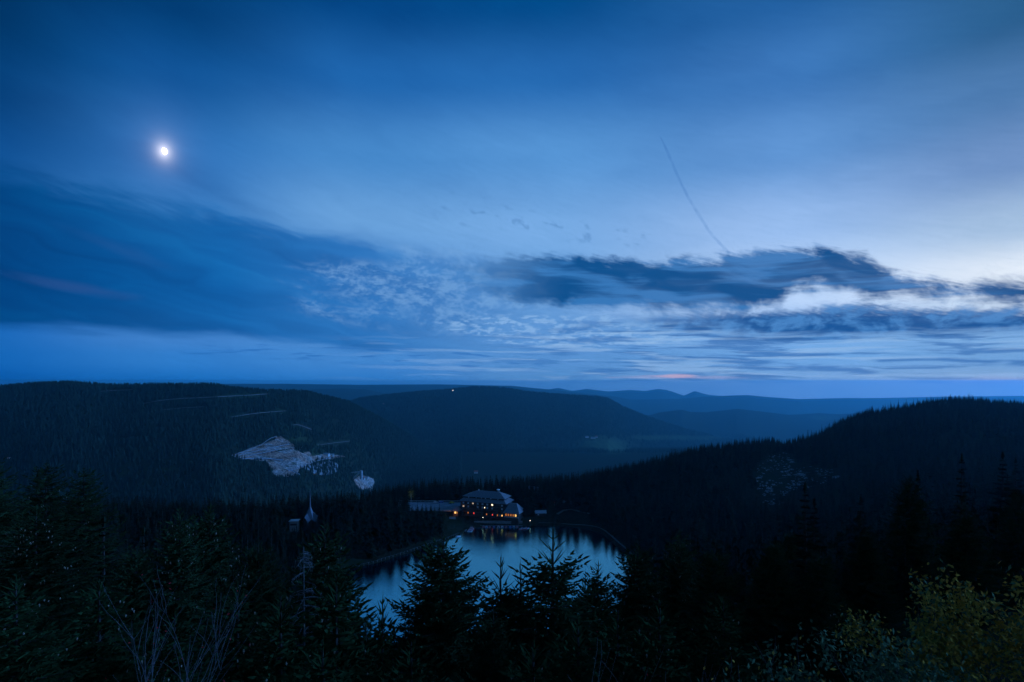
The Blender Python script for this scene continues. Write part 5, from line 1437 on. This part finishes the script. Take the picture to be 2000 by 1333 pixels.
shrub('bare_rowan', 330, 1140, 9.5, 0.9, 2.8, 'bare grey rowan with scattered red leaves at lower left', 'shrub', 44, (('red_leaves', 'leaf_red', 90, .05, .06, .2, 1.0),), 'twig', 6, 3)
shrub('bare_rowan', 1215, 1250, 10, 0.8, 2.0, 'thin dark shrub with red leaves at the bottom below the narrow spruce', 'shrub', 47, (('red_leaves', 'leaf_red', 110, .05, .06, .2, 1.0),), 'twig_dark', 5, 3)
shrub('twig_shrub', 1375, 1272, 8, 0.5, 1.6, 'low bare twigs with a few pale leaves at the bottom', 'shrub', 52, (('pale_leaves', 'leaf_yellow', 26, .07, .05, .4, 1.1),), 'twig', 4, 3)
shrub('twig_shrub', 905, 1290, 9, 0.6, 1.6, 'dark bare twigs at the foot of the broad spruce', 'shrub', 58, (('red_leaves', 'leaf_red', 30, .05, .05, .4, 1.1),), 'twig_dark', 4, 3)
# grey dead tree at the left edge of the lake
tip = P(592, 1070, 33); gz_ = g1(tip[0], tip[1]); h_ = tip[2]-gz_
dead = empty('dead_tree', (tip[0], tip[1], gz_)); tag(dead, 'pale grey dead tree with drooping bare boughs under the chapel', 'dead tree')
MB().tube([(0, 0, -.5), (.1, 0, h_*.5), (0, .1, h_)], [.16, .10, .02], 6).build('trunk', M['dead_wood'], dead)
r = np.random.RandomState(66); mb = MB()
for k in range(46):
    z = h_ - 0.15 - 5.5*r.rand()**1.1; a_ = r.uniform(0, 6.28); L = .35 + .26*(h_-z); e_ = r.uniform(-.35, .25)
    pts = [np.array([math.cos(a_)*L*t, math.sin(a_)*L*t, z + e_*L*t - .25*L*t*t]) for t in (0, .35, .7, 1)]
    mb.tube(pts, [.03, .022, .014, .006], 4, False)
    for q in range(4):
        b_ = pts[r.randint(1, 4)]; mb.tube([b_, b_ + r.uniform(-.3, .3, 3) - [0, 0, .2]], [.012, .004], 3, False)
mb.build('boughs', M['dead_wood'], dead)
# birch by the parking
bp = np.array([-84.5, 476, 8.0]); bir = empty('birch_tree', bp); tag(bir, 'small pale birch with thin golden crown at the end of the parking', 'birch')
MB().tube([(0, 0, -1), (.1, 0, 4), (-.1, 0, 8.5)], [.16, .11, .03], 6).build('trunk', M['plaster'], bir)
r = np.random.RandomState(70); cp = r.normal(0, 1, (260, 3))*[1.3, 1.3, 2.0] + [0, 0, 7.5]
V_, T_ = leaf_cloud(r, cp, 900, .42, .3)
link('crown', mesh_from('crown', V_, [T_], [M['leaf_yellow']]), bir)['kind'] = 'stuff'

# ------------------------------------------------------------------ moon and contrail
MD = 120000.0
u0, v0 = (320-1000)/F, (HY-296)/F
mdir = np.array([u0, 1, v0]); mdir /= np.linalg.norm(mdir)
right = np.cross(mdir, (0, 0, 1)); right /= np.linalg.norm(right); upm = np.cross(right, mdir)
sun = -mdir*math.cos(1.12) + (right*.985 + upm*.17)*math.sin(1.12); sun /= np.linalg.norm(sun)
a_ = np.cross(sun, (0, 0, 1)); a_ /= np.linalg.norm(a_); b_ = np.cross(sun, a_)
mb = MB(); R_ = MD*0.0046; nn = 40; prev_i = None
for i, t in enumerate(np.linspace(0.02, math.pi/2, 14)):
    for k in range(nn):
        w_ = 6.28318*k/nn; mb.v.append(tuple(R_*(sun*math.cos(t) + (a_*math.cos(w_) + b_*math.sin(w_))*math.sin(t))))
for i in range(13):
    for k in range(nn): mb.f.append([i*nn+k, i*nn+(k+1) % nn, (i+1)*nn+(k+1) % nn, (i+1)*nn+k])
mb.f.append(list(range(nn)))
moon = mb.build('moon', lamp_mat('moonlight', (1.0, 0.94, 0.86), 6.0), None, True); moon.location = tuple(mdir*MD + [0, 0, CZ])
tag(moon, 'bright gibbous moon in the upper left sky', 'moon')
def trail_mat(T):
    geo = T.new('ShaderNodeNewGeometry').outputs['Position']
    f = T.noise(geo, 0.006, 4, 0.6)
    lw = T.new('ShaderNodeLayerWeight'); lw.inputs[0].default_value = 0.5
    k = T.mul(T.step(f, 0.30, 0.66, 0.35, 1.0), T.m('POWER', T.sub(1.0, lw.outputs['Facing']), 1.6))
    t_ = T.new('ShaderNodeBsdfTransparent'); T.put(t_.inputs[0], T.mix(k, (1, 1, 1), (0.86, 0.905, 0.945)))
    out(T, t_.outputs[0])
cp = catmull(np.array([(1290, 268), (1306, 300), (1322, 338), (1338, 372), (1352, 398), (1372, 430), (1394, 462), (1426, 498)], float), 12, False)
rt = np.random.RandomState(3); cp += np.cumsum(rt.uniform(-.5, .5, cp.shape), axis=0)*.6
MB().tube([P(x, y, 15000) for x, y in cp], list((34 + 14*rt.rand(len(cp)))*np.interp(np.arange(len(cp)), [0, 12, len(cp)], [.5, 1.2, 1.3])), 6, False).build('contrail', material('contrail_vapour', trail_mat), None, True)
tag(bpy.data.objects['contrail'], 'thin dark contrail slanting down to the slate cloud', 'contrail')
